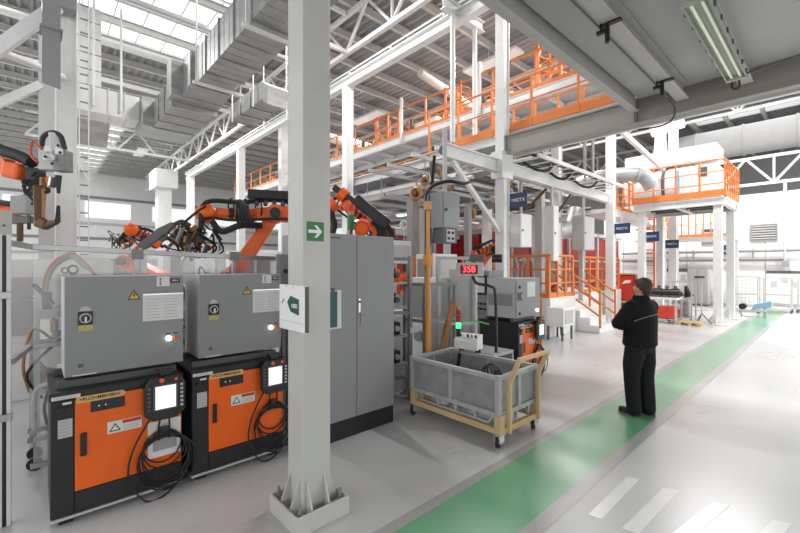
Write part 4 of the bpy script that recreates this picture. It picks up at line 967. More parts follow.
def control_box(x, y0, y1, z0, z1, label, extras=True, depth=.42):
    t = thing('control_box', label, 'cabinet', (x, (y0 + y1) / 2, z0))
    MB().box(x - depth, x - .02, y0, y1, z0, z1).build('housing', 'lgrey', t, bevel=.004)
    d = MB().box(x - .018, x, y0 + .002, y1 - .002, z0 + .004, z1 - .004).build('door', 'grey', t, bevel=.004)
    MB().box(x - .35, x - .30, y0 + .05, y1 - .05, z0 - .018, z0).build('foot_rail', 'dgrey', t)
    if not extras: return t
    w = y1 - y0; h = z1 - z0
    sy, sz = y0 + w * .155, z0 + h * .58
    s = MB().box(x, x + .008, sy - .045, sy + .045, sz - .05, sz + .05).build('main_switch', 'black', t, bevel=.002)
    MB().ring((x + .009, sy, sz), (1, 0, 0), .032, .006, 18, 6).build('switch_ring', 'lgrey', s)
    MB().cyl((x + .008, sy, sz), (x + .022, sy, sz), .024, n=14).build('switch_knob', 'black', s)
    MB().box(x + .022, x + .034, sy - .006, sy + .006, sz - .024, sz + .012).build('switch_grip', 'signwhite', s)
    MB().box(x, x + .001, sy - .042, sy + .045, sz - .095, sz - .055).build('switch_label', 'paleyellow', t)
    MB().prism([(.035 * math.cos(a), .035 * math.sin(a)) for a in (0, .5, 1, 1.6, 2.1, 2.6, PI)], (x, sy, sz + .055), (0, 1, 0), (0, 0, 1), .001).build('top_label', 'lgrey', t)
    warning_triangle(t, y0 + w * .545, z0 + h * .79, .045, x)
    MB().box(x, x + .004, y0 + w * .62, y1 - .003, z0 + h * .50, z0 + h * .80).build('document_sheet', 'paper', t)
    MB().box(x + .004, x + .010, y0 + w * .62, y1 - .003, z0 + h * .785, z0 + h * .80).build('sheet_holder', 'chrome', t)
    for k in range(7):
        MB().box(x + .004, x + .0045, y0 + w * .645, y0 + w * (.78 - .01 * (k % 3)), z0 + h * (.53 + k * .034), z0 + h * (.534 + k * .034)).build('print_line', 'ink', t)
        MB().box(x + .004, x + .0045, y0 + w * .81, y0 + w * (.95 - .015 * (k % 2)), z0 + h * (.53 + k * .034), z0 + h * (.534 + k * .034)).build('print_line', 'ink', t)
    MB().box(x, x + .001, y0 + w * .745, y0 + w * .865, z0 + h * .88, z1 - .008).build('symbol_label', 'paper', t)
    for k, mm in enumerate(('black', 'brightred', 'black')): MB().cyl((x + .001, y0 + w * .78, z0 + h * (.905 + k * .028)), (x + .002, y0 + w * .78, z0 + h * (.905 + k * .028)), .008, n=8).build('symbol', mm, t)
    MB().box(x, x + .0015, y0 + w * .87, y0 + w * .965, z0 + h * .915, z0 + h * .965).build('name_tag', 'black', t)
    text('name_lettering', '300-R', .022, 'signwhite', t, (x + .002, y0 + w * .9175, z0 + h * .94), 'x')
    MB().cyl((x, y0 + w * .855, z0 + h * .29), (x + .02, y0 + w * .855, z0 + h * .29), .020, n=14).build('white_lamp', 'signal', t, smooth=True)
    MB().cyl((x, y0 + w * .925, z0 + h * .29), (x + .02, y0 + w * .925, z0 + h * .29), .018, n=14).build('orange_lamp', 'orange', t, smooth=True)
    for k in (.855, .925): MB().box(x, x + .002, y0 + w * k - .02, y0 + w * k + .02, z0 + h * .33, z0 + h * .35).build('lamp_label', 'dgrey', t)
    MB().box(x, x + .004, y0 + w * .10, y0 + w * .14, z0 + h * .09, z0 + h * .125).build('socket', 'dgrey', t)
    MB().box(x, x + .001, y0 + w * .06, y0 + w * .24, z0 + .006, z0 + .016).build('lower_strip', 'paper', t)
    return t
TAPE = '=PLC3+MB010RH1'
controller(-3.72, .075, .84, 'nearest black and orange robot controller at the lower left, left of the pair', TAPE)
controller(-3.72, .985, .84, 'black and orange robot controller between its neighbour and the beige column', '=PLC3+MB010RH2')
control_box(-3.84, .16, .955, 1.023, 1.775, 'grey control box on top of the nearest orange controller, left of the pair', depth=.46)
control_box(-3.84, 1.085, 1.86, 1.023, 1.775, 'grey control box on the second orange controller, partly behind the beige column', depth=.46)
pendant(-3.71, .775, .80, 'black teach pendant with lit screen on the nearest orange controller')
pendant(-3.71, 1.70, .80, 'black teach pendant hanging on the second orange controller', .92)
t = thing('wiring_diagram', 'white framed plate behind the coiled cable on the nearest orange controller', 'plate', (-3.709, .80, .34))
MB().box(-3.709, -3.706, .665, .90, .31, .60).build('plate', 'paper', t)
MB().box(-3.706, -3.704, .70, .87, .36, .50).build('clear_window', 'ink', t)
text('lettering', 'LCKN', .03, 'ink', t, (-3.7055, .77, .565), 'x')
t = thing('key_panel', 'small grey panel with a round lock between control box and beige column', 'panel', (-4.0, 2.0, 1.6))
MB().box(-4.02, -3.99, 1.885, 2.06, 1.50, 1.98).build('plate', 'grey', t, bevel=.004)
MB().box(-4.03, -4.0, 1.95, 1.99, 0, 1.5).build('stand', 'grey', t)
MB().box(-3.99, -3.985, 1.92, 2.05, 1.66, 1.95).build('inner_plate', 'mgrey', t)
MB().cyl((-3.985, 1.98, 1.80), (-3.97, 1.98, 1.80), .025, n=12).build('lock', 'black', t)

# ================================================================== BIG GREY CABINET
cx, y0, y1, zt = -3.57, 2.07, 3.165, 2.20
t = thing('switch_cabinet', 'tall grey two door switch cabinet on a black plinth behind the beige column', 'cabinet', (cx, 2.6, 0))
MB().box(cx - .68, cx - .02, y0, y1, .20, zt).build('body', 'grey', t, bevel=.005)
MB().box(cx - .67, cx - .012, y0 + .006, y1 - .006, 0, .20).build('plinth', 'black', t)
for (a, b) in ((y0 + .004, 2.615), (2.622, y1 - .004)):
    d = MB().box(cx - .018, cx, a, b, .205, zt - .006).build('door', 'grey', t, bevel=.004)
h = MB().box(cx, cx + .012, 2.635, 2.66, 1.34, 1.50).build('lock_handle', 'chrome', t, bevel=.003)
MB().cyl((cx + .012, 2.647, 1.46), (cx + .02, 2.647, 1.46), .012, n=10).build('key_barrel', 'black', h)
MB().tube([(cx + .01, 2.65, 1.36), (cx + .012, 2.662, 1.28), (cx + .012, 2.65, 1.20)], .003, 5).build('key_string', 'black', h)
warning_triangle(t, 2.225, 1.80, .055, cx)
MB().box(cx, cx + .001, 2.18, 2.27, 1.715, 1.755).build('warning_text', 'mgrey', t)
MB().box(cx, cx + .001, 2.19, 2.26, 1.665, 1.695).build('small_label', 'paper', t)
MB().box(cx, cx + .001, 2.09, 2.40, 2.145, 2.165).build('type_strip', 'dgrey', t)
MB().box(cx, cx + .001, 2.09, 2.56, 2.10, 2.106).build('seam_line', 'mgrey', t)
t = thing('document_sleeve', 'teal plastic sleeve with papers hung on the grey cabinet door', 'sleeve', (cx + .01, 2.25, 1.2))
MB().box(cx + .001, cx + .012, 2.10, 2.405, 1.195, 1.60).build('papers', 'paper', t)
MB().box(cx + .012, cx + .03, 2.08, 2.345, 1.215, 1.59).build('sleeve', 'teal', t, bevel=.004)
for y in (2.15, 2.30): MB().box(cx, cx + .02, y - .015, y + .015, 1.59, 1.625).build('clip', 'dgrey', t)

# ================================================================== CART AND CRATE
X0, X1, Y0, Y1 = -3.60, -2.32, 3.50, 4.24
t = thing('hand_cart', 'tan painted hand cart with bent push handle and four black castors', 'cart', ((X0 + X1) / 2, (Y0 + Y1) / 2, 0))
for (a, b) in (((X0, Y0), (X1, Y0)), ((X0, Y1), (X1, Y1))): MB().bar((*a, .165), (*b, .165), .05, .06).build('frame_beam', 'tan', t, bevel=.004)
for x in (X0, X1): MB().bar((x, Y0, .165), (x, Y1, .165), .05, .06).build('frame_beam', 'tan', t, bevel=.004)
for x in (X0 + .02, X1 - .02):
    for y in (Y0 + .02, Y1 - .02):
        MB().box(x - .04, x + .04, y - .04, y + .04, .135, .33).build('corner_post', 'tan', t, bevel=.004)
        w = MB().cyl((x - .016, y - .03, .055), (x + .016, y - .02, .055), .055, n=16).build('castor_wheel', 'rubber', t, smooth='auto')
        MB().box(x - .03, x - .02, y - .05, y + .04, .05, .13).box(x + .02, x + .03, y - .05, y + .04, .05, .13).box(x - .035, x + .035, y - .05, y + .05, .118, .135).build('castor_fork', 'chrome', w)
        MB().cyl((x - .032, y - .025, .055), (x + .032, y - .025, .055), .014, n=8).build('axle', 'chrome', w)
for y in (Y0 + .10, Y1 - .06):
    MB().bar((X1 + .045, y, .14), (X1 + .045, y, .66), .035, .045).bar((X1 + .045, y, .655), (X1 + .16, y, .91), .035, .045).build('handle_post', 'tan', t, bevel=.004)
MB().bar((X1 + .16, Y0 + .08, .91), (X1 + .16, Y1 - .04, .91), .04, .04).build('handle_bar', 'tan', t, bevel=.004)
MB().bar((X1 + .025, Y0 + .1, .66), (X1 + .045, Y0 + .1, .66), .02).build('hinge', 'dgrey', t)
t = thing('steel_crate', 'large open grey steel crate standing on the tan hand cart', 'crate', ((X0 + X1) / 2, (Y0 + Y1) / 2, .20))
a0, a1, b0, b1 = X0 + .0, X1 - .02, Y0 - .0, Y1 - .0
zb, zl, zt2 = .205, .33, .705
cn = [(a0, b0), (a1, b0), (a0, b1), (a1, b1)]
for (x, y) in cn: MB().bar((x, y, zl - .0), (x, y, zt2 + .03), .055, .055, up=(0, 1, 0)).build('corner_post', 'frame', t, bevel=.004)
def rim(z, w, h, nm):
    for (p, q) in (((a0, b0), (a1, b0)), ((a0, b1), (a1, b1)), ((a0, b0), (a0, b1)), ((a1, b0), (a1, b1))): MB().bar((*p, z), (*q, z), w, h).build(nm, 'frame', t, bevel=.003)
rim(zt2, .05, .045, 'top_rim'); rim(zl, .045, .05, 'bottom_rim')
for (x0_, x1_, y0_, y1_) in ((a0, a1, b0 + .006, b0 + .012), (a0, a1, b1 - .012, b1 - .006), (a0 + .006, a0 + .012, b0, b1), (a1 - .012, a1 - .006, b0, b1)): MB().box(x0_, x1_, y0_, y1_, zl, zt2).build('side_sheet', 'cratemetal', t)
MB().box(a0, a1, b0, b1, zl - .01, zl + .005).build('bottom_sheet', 'cratemetal', t)
for y in (b0, b1): MB().box((a0 + a1) / 2 - .022, (a0 + a1) / 2 + .022, y - .022, y + .022, zl, zt2).build('stiffener', 'frame', t)
for x in (a0, a1): MB().box(x - .022, x + .022, (b0 + b1) / 2 - .022, (b0 + b1) / 2 + .022, zl, zt2).build('stiffener', 'frame', t)
# skid frame under the crate: runner with uprights
for y in (b0 + .03, b1 - .03):
    MB().bar((a0 + .12, y, zb + .012), (a1 - .14, y, zb + .012), .04, .024).build('skid_runner', 'frame', t)
    for k in range(4): MB().bar((a0 + .14 + k * .27, y, zb), (a0 + .14 + k * .27, y, zl), .03, .03, up=(1, 0, 0)).build('skid_upright', 'frame', t)
    MB().bar((a1 - .14, y, zb), (a1 - .05, y, zl), .03, .03).build('skid_upright', 'frame', t)
for k in range(3): MB().bar((a1 - .02, b0 + .12 + k * .24, zb + .0), (a1 - .02, b0 + .12 + k * .24, zl), .03, .03, up=(1, 0, 0)).build('skid_upright', 'frame', t)
t = thing('cable_remnant', 'black coiled cable hanging over the right corner of the grey crate', 'cable', (a1 - .2, b0 + .15, zl))
for k in range(3): MB().ring((a1 - .18 + .03 * k, b0 + .07 + .02 * k, zt2 - .02 + .01 * k), (.3, 1, .15 * k), .10 + .01 * k, .008, 18, 6).build('loop', 'rubber', t, smooth=True)
MB().cbox((a1 - .08, b0 + .1, zt2 + .02), .05, .04, .07).build('plug', 'black', t)

# ================================================================== OPERATOR STATION BEHIND THE CRATE
# grey profile frames
def frame(label, pts, z0, z1, w=.05, m='mgrey', mids=(), cat='frame', name='profile_frame', panel=False):
    t = thing(name, label, cat, (pts[0][0], pts[0][1], 0))
    for (x, y) in pts:
        MB().bar((x, y, 0.01), (x, y, z1), w, w, up=(1, 0, 0)).build('post', m, t)
        MB().box(x - .06, x + .06, y - .06, y + .06, 0, .012).build('foot_plate', m, t)
    for z in (z0, *mids, z1 - w / 2):
        for p, q in zip(pts[:-1], pts[1:]): MB().bar((*p, z), (*q, z), w * .9, w * .9).build('rail', m, t)
    return t
A = pt(410, 300, 5.6); Bq = pt(425, 300, 5.6); C_ = pt(436, 300, 5.9); D_ = pt(455, 300, 6.0); E_ = pt(462, 300, 6.0)
frame('tall grey post frame just right of the grey cabinet', [(-4.45, 3.35), (A.x, A.y)], .30, 1.98, .05, 'mgrey', (1.2,))
ft = bpy.data.objects['profile_frame']
MB().box(A.x + .026, A.x + .03, A.y - .02, A.y + .16, .92, 1.0).build('white_tag', 'paper', ft)
frame('grey guard gate frame enclosing the orange pole', [(Bq.x - .35, Bq.y - .05), (Bq.x, Bq.y), (D_.x, D_.y)], .25, 1.62, .05, 'mgrey', (1.08,))
frame('taller grey frame carrying the red digit display', [(C_.x, C_.y + .05), (E_.x + .15, E_.y + .12)], .3, 2.0, .05, 'lgrey', (1.0,))
c = pt(428, 300, 5.35)
t = thing('lift_pole', 'tall yellow orange pole standing in the guard gate frame', 'pole', (c.x, c.y, 0))
MB().cyl((c.x, c.y, 0), (c.x, c.y, 1.2), .042, n=12).cyl((c.x, c.y, 1.2), (c.x, c.y, 2.1), .032, n=12).cyl((c.x, c.y, 2.1), (c.x, c.y, 2.62), .024, n=12).build('shaft', 'pole', t, smooth='auto')
MB().cyl((c.x, c.y, 1.86), (c.x, c.y, 2.0), .07, n=12).build('collar', 'pole', t)
MB().box(c.x - .1, c.x + .1, c.y - .1, c.y + .1, 0, .02).build('base_plate', 'pole', t)
MB().cbox((c.x, c.y, 2.66), .09, .09, .12).build('head', 'copper', t, bevel=.01)
p, q = pt(431, 357, 5.75), pt(453, 306, 5.9)
p.z = .02; tag(MB().bar((p.x, p.y, .0), (q.x, q.y, 1.32), .06, .07).build('leaning_profile', 'brown'), 'brown orange profile leaning against the guard frame', 'profile')
c = pt(469, 270, 5.9)
t = thing('digit_display', 'grey box display showing red digits above the console', 'display', (c.x, c.y, c.z))
u = Vector((_c, _s, 0)); 
u = Vector((.9, .44, 0)).normalized(); n_ = Vector((u.y, -u.x, 0))
def oriented(mb, c, u, n_, x0, x1, z0, z1, d0, d1):
    vs = [c + u * x + n_ * d + Vector((0, 0, z)) for x in (x0, x1) for d in (d0, d1) for z in (z0, z1)]
    return mb.add(vs, [(0, 1, 3, 2), (4, 6, 7, 5), (0, 4, 5, 1), (2, 3, 7, 6), (0, 2, 6, 4), (1, 5, 7, 3)])
oriented(MB(), c, u, n_, -.20, .20, -.10, .10, -.08, 0).build('housing', 'lgrey', t, bevel=.005)
oriented(MB(), c, u, n_, -.13, .13, -.065, .065, 0, .003).build('display_window', 'ledback', t)
dg = text('digits', '358', .13, 'led', t, c + n_ * .005, '-y', bold=.002)
dg.rotation_euler = (R(90), 0, math.atan2(u.y, u.x))
MB().bar((c.x, c.y, c.z + .10), (c.x - .1, c.y + .1, c.z + .13), .05).build('bracket', 'lgrey', t)
MB().tube([c + Vector((.05, .02, -.1)), c + Vector((.12, .03, -.2)), c + Vector((.3, .10, -.24)), c + Vector((.36, .14, -.35)), c + Vector((.37, .15, -1.1)), c + Vector((.34, .15, -1.6))], .022, 8).build('cable', 'black', t, smooth=True)
t = thing('camera_head', 'dark camera head with a red cap above the digit display', 'camera', (c.x + .2, c.y + .1, c.z + .12))
MB().cbox((c.x + .08, c.y + .1, c.z + .17), .22, .12, .10, (0, 0, .5)).build('body', 'dgrey', t, bevel=.01)
MB().cyl((c.x + .3, c.y + .15, c.z + .16), (c.x + .42, c.y + .22, c.z + .16), .06, n=12).build('lens', 'black', t, smooth='auto')
MB().cyl((c.x + .02, c.y + .08, c.z + .22), (c.x + .02, c.y + .08, c.z + .28), .05, .035, n=12).build('cap', 'brightred', t, smooth='auto')
# console
c = pt(469, 340, 5.3)
t = thing('operator_console', 'white push button console with a green lit lamp behind the crate', 'console', (c.x, c.y, 0))
MB().add([c + Vector(v) for v in [(-.16, -.12, -.12), (.17, -.05, -.12), (.12, .14, -.12), (-.2, .07, -.12), (-.16, -.12, .0), (.17, -.05, .0), (.12, .14, .07), (-.2, .07, .07)]],
         [(3, 2, 1, 0), (4, 5, 6, 7), (0, 1, 5, 4), (1, 2, 6, 5), (2, 3, 7, 6), (3, 0, 4, 7)]).build('housing', 'steel', t, bevel=.006)
MB().bar((c.x - .02, c.y + .03, 0), (c.x - .02, c.y + .03, c.z - .12), .09).build('pedestal', 'lgrey', t)
for k, mm in enumerate(('black', 'signwhite', 'black', 'brightred', 'black')):
    b = c + Vector((-.12 + .055 * k, -.03 + .012 * k, .035)); MB().cyl(b, b + Vector((0, -.01, .03)), .015, n=10).build('push_button', mm, t)
MB().tube([c + Vector((-.12, 0, -.12)), c + Vector((-.17, 0, -.4)), c + Vector((-.16, .05, -.7))], .035, 8).build('cable', 'black', t, smooth=True)
MB().tube([c + Vector((.12, .02, -.12)), c + Vector((.2, .02, -.3)), c + Vector((.22, .05, -.55))], .035, 8).build('cable', 'black', t, smooth=True)
g = pt(458.5, 325, 5.4)
t = thing('signal_beacon', 'small stacked beacon with a lit green lens next to the console', 'beacon', (g.x, g.y, g.z - .3))
MB().cyl((g.x, g.y, g.z - .22), (g.x, g.y, g.z - .05), .03, n=10).build('stem', 'black', t)
MB().cyl((g.x, g.y, g.z - .05), (g.x, g.y, g.z + .02), .034, n=12).build('green_lens', 'lens_green', t, smooth='auto')
MB().cyl((g.x, g.y, g.z + .04), (g.x, g.y, g.z + .12), .033, n=12).cyl((g.x, g.y, g.z + .13), (g.x, g.y, g.z + .2), .033, n=12).build('dark_lens', 'red', t, smooth='auto')
MB().cyl((g.x, g.y, g.z + .2), (g.x, g.y, g.z + .24), .036, n=12).build('cap', 'copper', t)
MB().tube([(g.x, g.y, g.z + .03), (g.x + .15, g.y + .1, g.z + .06), (g.x + .35, g.y + .2, g.z + .02)], .01, 6).build('green_cable', 'greentop', t, smooth=True)
# tall grey cabinet and HMI panel
t = thing('operator_cabinet', 'tall light grey cabinet with a touch panel behind the console', 'cabinet', (-4.6, 5.9, 0))
MB().box(-4.82, -4.33, 5.62, 5.98, .05, 1.80).build('body', 'lgrey', t, bevel=.006)
MB().box(-4.80, -4.35, 5.605, 5.62, .1, 1.74).build('side_door', 'lgrey', t, bevel=.003)
MB().box(-4.80, -4.35, 5.64, 5.96, 0, .05).build('plinth', 'dgrey', t)
MB().box(-4.28, -4.00, 5.70, 6.15, .9, 1.78).build('panel_housing', 'grey', t, bevel=.006)
b = MB().box(-4.26, -4.04, 5.685, 5.70, 1.36, 1.70).build('bezel', 'black', t)
MB().box(-4.23, -4.08, 5.68, 5.685, 1.40, 1.66).build('screen', 'paper', b)
for i in range(3):
    for k in range(2): MB().cyl((-4.22 + i * .07, 5.70, 1.12 + k * .09), (-4.22 + i * .07, 5.67, 1.12 + k * .09), .018, n=8).build('push_button', 'black', t)
MB().box(-4.24, -4.06, 5.72, 6.0, 0, .9).build('pedestal', 'lgrey', t)
# third controller
controller(-3.40, 5.62, .74, 'distant black and orange robot controller behind the hand cart', '=PLC3+MB020RH1')
t = control_box(-3.43, 5.62, 6.36, 1.023, 1.66, 'light grey control cabinet with black emblem on the distant controller', extras=False, depth=.55)
for z in (1.18, 1.42): MB().box(-3.97, -3.46, 5.60, 5.62, z, z + .03).build('side_rib', 'lgrey', t)
MB().box(-3.95, -3.5, 5.608, 5.62, 1.21, 1.40).build('vent_panel', 'grey', t)
MB().prism([(0, 0), (.05, 0), (.05, .045), (.10, 0), (.15, 0), (.09, .07), (.15, .14), (.10, .14), (.05, .09), (.05, .14), (0, .14)], (-3.43, 5.66, 1.30), (0, 1, 0), (0, 0, 1), .003).build('black_emblem', 'black', t)
MB().box(-3.43, -3.427, 5.95, 6.2, 1.35, 1.60).build('paper_sheet', 'paper', t)
MB().cyl((-3.43, 6.25, 1.12), (-3.40, 6.25, 1.12), .02, n=10).build('white_lamp', 'signal', t)
MB().cyl((-3.43, 5.72, 1.10), (-3.41, 5.72, 1.10), .02, n=10).cyl((-3.43, 5.72, 1.52), (-3.41, 5.72, 1.52), .025, n=10).build('door_lock', 'dgrey', t)
pendant(-3.39, 6.20, .80, 'teach pendant on the distant orange controller behind the cart', .95)
t = thing('hose_guard', 'orange hoop behind the distant controller', 'hoop', (-3.6, 6.5, 0))
MB().tube([(-3.75, 6.5, 0), (-3.75, 6.5, 1.25), (-3.68, 6.5, 1.38), (-3.55, 6.5, 1.38), (-3.48, 6.5, 1.25), (-3.48, 6.5, 0)], .02, 8, smooth=False).build('hoop', 'rail', t)
# grey box stool
t = thing('metal_box_table', 'low grey open metal box stand between crate and distant controller', 'stand', (-3.5, 4.85, 0))
for (x, y) in ((-3.75, 4.75), (-3.25, 4.75), (-3.75, 5.2), (-3.25, 5.2)): MB().bar((x, y, 0), (x, y, .58), .035).build('leg', 'lgrey', t)
MB().box(-3.77, -3.23, 4.73, 5.22, .58, .62).build('top', 'lgrey', t)
MB().box(-3.77, -3.23, 5.20, 5.22, .25, .60).box(-3.77, -3.75, 4.73, 5.2, .25, .60).build('back_sheet', 'lgrey', t)
MB().box(-3.75, -3.25, 4.75, 5.2, .24, .26).build('lower_shelf', 'mgrey', t)
# equipment rack between cabinet and gate
t = thing('equipment_rack', 'open rack with black and orange devices right beside the grey cabinet', 'rack', (-4.35, 3.6, 0))
for x in (-4.65, -4.12):
    for y in (3.42, 3.95): MB().bar((x, y, 0), (x, y, 2.0), .04).build('post', 'mgrey', t)
for z in (.45, .85, 1.25, 1.6): MB().box(-4.65, -4.12, 3.42, 3.95, z, z + .03).build('shelf', 'lgrey', t)
MB().box(-4.6, -4.15, 3.45, 3.9, 0.1, .45).build('drawer_box', 'lgrey', t)
for i, (z, m, r, lb) in enumerate([(.48, 'black', .12, 'black valve block on the lowest shelf of the rack'), (.88, 'black', .11, 'black valve block on the second shelf of the rack'), (1.28, 'lgrey', .12, 'grey device on the third shelf of the rack'), (1.63, 'orange', .11, 'orange robot wrist on the top shelf of the rack')]):
    d = thing('rack_device', lb, 'device', (-4.38, 3.7, z))
    MB().box(-4.55, -4.2, 3.5, 3.85, z, z + .18).build('body', m, d, bevel=.02)
    MB().cyl((-4.2, 3.6, z + .1), (-4.13, 3.6, z + .1), .05, n=12).cyl((-4.2, 3.75, z + .1), (-4.15, 3.75, z + .1), .04, n=12).build('port', 'dgrey' if m != 'black' else 'lgrey', d)
    MB().tube([(-4.3, 3.6, z + .15), (-4.15, 3.55, z + .26), (-4.1, 3.6, z + .12), (-4.15, 3.7, z + .2)], .012, 6).build('cable', 'black', d, smooth=True)

# ================================================================== ROBOTS
def robot(label, base, sh, el, wr, tip, s=1.0, dress=True, box=False, z0=0):
    """articulated robot: floor base, shoulder, elbow, wrist and tool flange points"""
    sh, el, wr, tip = Vector(sh), Vector(el), Vector(wr), Vector(tip)
    bx, by = base; t = thing('welding_robot', label, 'robot', (bx, by, z0))
    pz = max(sh.z - .75 * s, z0 + .08)
    MB().box(bx - .3 * s, bx + .3 * s, by - .3 * s, by + .3 * s, z0, pz - .02).build('pedestal', 'lgrey', t, bevel=.01)
    MB().cyl((bx, by, pz - .02), (bx, by, pz + .25 * s), .30 * s, .26 * s, 20).build('base', 'orange', t, smooth='auto')
    side = (el - sh).cross(Vector((0, 0, 1)))
    if side.length < 1e-3: side = Vector((0, 1, 0))
    side.normalize()
    MB().bar((bx, by, pz + .25 * s), sh, .42 * s, .40 * s, w2=.26 * s, h2=.30 * s).build('turret', 'orange', t, bevel=.03 * s)
    d = MB().cyl(sh - side * .22 * s, sh + side * .22 * s, .17 * s, n=18).build('shoulder_joint', 'orange', t, smooth='auto')
    MB().cyl(sh + side * .22 * s, sh + side * .34 * s, .10 * s, n=14).build('motor', 'black', d, smooth='auto')
    MB().bar(sh, el, .17 * s, .26 * s, up=side.cross(el - sh), w2=.15 * s, h2=.19 * s).build('lower_arm', 'orange', t, bevel=.035 * s)
    e = MB().cyl(el - side * .17 * s, el + side * .17 * s, .145 * s, n=18).build('elbow_joint', 'orange', t, smooth='auto')
    for o in (-1, 1): MB().cyl(el + side * .17 * s * o, el + side * .26 * s * o, .085 * s, n=14).build('motor', 'black', e, smooth='auto')
    ad = (wr - el).normalized(); back = el - ad * .28 * s
    MB().bar(back, el + ad * .3 * s, .24 * s, .26 * s, w2=.2 * s, h2=.2 * s).build('arm_housing', 'orange', t, bevel=.03 * s)
    MB().cyl(el + ad * .28 * s, wr - ad * .06 * s, .095 * s, .075 * s, 16).build('upper_arm', 'orange', t, smooth='auto')
    L = (wr - el).length
    MB().cyl(el + ad * L * .62, el + ad * (L * .62 + .06 * s), .10 * s, n=16).build('collar', 'black', t)
    MB().cyl(wr - side * .10 * s, wr + side * .10 * s, .105 * s, n=16).build('wrist_joint', 'orange', t, smooth='auto')
    td = (tip - wr).normalized()
    MB().cyl(wr, wr + td * .16 * s, .085 * s, .07 * s, 14).build('wrist', 'orange', t, smooth='auto')
    MB().cyl(wr + td * .16 * s, wr + td * .19 * s, .085 * s, n=14).build('tool_flange', 'chrome', t)
    for o in (-.05, .05): MB().cyl(back + side * o * 1.6 * s - ad * .01, back - ad * .12 * s + side * o * 1.6 * s, .045 * s, n=10).build('axis_motor', 'black', t, smooth='auto')
    if dress:
        up = Vector((0, 0, 1))
        P = [back + up * .18 * s, el + up * .24 * s, el.lerp(wr, .5) + up * .18 * s + side * .05, wr + up * .16 * s + side * .1 * s, wr + td * .25 * s + side * .17 * s, tip + side * .05 * s]
        MB().tube(P, .035 * s, 8).build('dress_hose', 'rubber', t, smooth=True)
        P = [back - up * .1 * s + side * .2 * s, el + side * .26 * s - up * .1 * s, el.lerp(wr, .6) + side * .16 * s - up * .12 * s, wr - up * .1 * s + side * .18 * s, tip + side * .14 * s]
        MB().tube(P, .022 * s, 7).build('dress_hose', 'rubber', t, smooth=True)
        for k in range(3):
            q = el.lerp(wr, .25 + .2 * k); MB().ring(q + up * .08 * s + side * .04 * k, (ad + side * .4), .15 * s, .013 * s, 16, 6).build('cable_loop', 'rubber', t, smooth=True)
    if box:
        up = Vector((0, 0, 1)); b0 = back - ad * .1 * s + up * .30 * s; b1 = el + ad * .42 * s + up * .32 * s
        MB().bar(b0, b1, .20 * s, .15 * s).build('valve_box', 'black', t, bevel=.015)
        for k in range(5): MB().cyl(b0.lerp(b1, .15 + .17 * k) - up * .06 * s, b0.lerp(b1, .15 + .17 * k) - up * .17 * s + side * .05, .035 * s, n=8).build('valve', 'dgrey', t)
    return t, side, td
def gripper(t, c, s=1.0, seed=1):
    """cluster of clamps, cylinders and hoses on the tool flange"""
    random.seed(seed); c = Vector(c); U = random.uniform
    MB().cbox(c, .07 * s, .18 * s, .09 * s, (.2, .1, .4)).build('tool_plate', 'dgrey', t, bevel=.006)
    for k in range(4): MB().cbox(c + Vector((U(-.1, .1), U(-.2, .2), U(-.15, .1))) * s, U(.03, .07) * s, U(.04, .1) * s, U(.04, .09) * s, (U(0, 1), U(0, 1), U(0, 1))).build('clamp_block', random.choice(['chrome', 'orange', 'lgrey', 'copper']), t)
    for k in range(10):
        a = c + Vector((U(-.1, .1), U(-.22, .22), U(-.1, .1))) * s
        b = a + Vector((U(-.08, .08), U(-.12, .12), U(-.26, -.08))) * s
        MB().cyl(a, b, U(.012, .026) * s, n=10).build('clamp_cylinder', random.choice(['chrome', 'copper', 'mgrey', 'black', 'dgrey']), t, smooth='auto')
    for k in range(9):
        a = c + Vector((U(-.1, .1), U(-.22, .22), U(-.05, .12))) * s
        P = [a, a + Vector((U(-.08, .08), U(-.16, .16), U(-.05, .12))) * s, a + Vector((U(-.08, .08), U(-.2, .2), U(-.2, -.05))) * s, c + Vector((0, U(-.15, .15), -.24)) * s]
        MB().tube(P, U(.008, .014) * s, 6).build('tool_hose', random.choice(['rubber', 'rubber', 'bronze', 'black']), t, smooth=True)

# robot 1: spot welding robot at the left edge
K = 4.3
rt, side, td = robot('near robot arm at the left edge carrying the big welding gun', (-7.2, -1.9), pt(-120, 235, 5.0), pt(-60, 140, 4.8), pt(8, 168, K), pt(30, 178, K), .85, dress=False)
MB().tube([pt(-60, 118, 4.8), pt(-20, 138, 4.5), pt(0, 150, 4.35), pt(18, 156, 4.3), pt(32, 163, 4.25)], .06, 10).build('dress_hose', 'rubber', rt, smooth=True)
MB().bar(pt(10, 171, K), pt(27, 174, K), .22, .17).build('wrist_housing', 'orange', rt, bevel=.03)
t = thing('welding_gun', 'large spot welding gun with brown C shaped jaw hanging before the left column', 'tool', pt(50, 175, 4.3))
G = lambda x, y, d=4.3: pt(x, y, d)
MB().bar(G(43, 163), G(66, 163), .12, .18).build('transformer', 'lgrey', t, bevel=.01)
MB().bar(G(57, 162, 4.22), G(69, 162, 4.22), .12, .22).build('housing', 'mgrey', t, bevel=.01)
MB().bar(G(54, 134), G(56, 155), .09, .08).bar(G(46, 150), G(60, 150), .06, .06).build('head_bracket', 'steel', t, bevel=.006)
MB().bar(G(44, 158, 4.12), G(54, 158, 4.12), .03, .05).bar(G(56, 152, 4.1), G(62, 152, 4.1), .03, .06).build('side_plate', 'steel', t)
for (x, y) in ((45, 157), (52, 164), (58, 146), (60, 153)): MB().cyl(G(x, y, 4.12), G(x, y, 4.06), .014, n=8).build('bolt', 'black', t)
MB().tube([G(42, 149), G(43, 138), G(51, 133), G(60, 136), G(64, 146), G(64, 150)], .026, 8).build('top_hose', 'black', t, smooth=True)
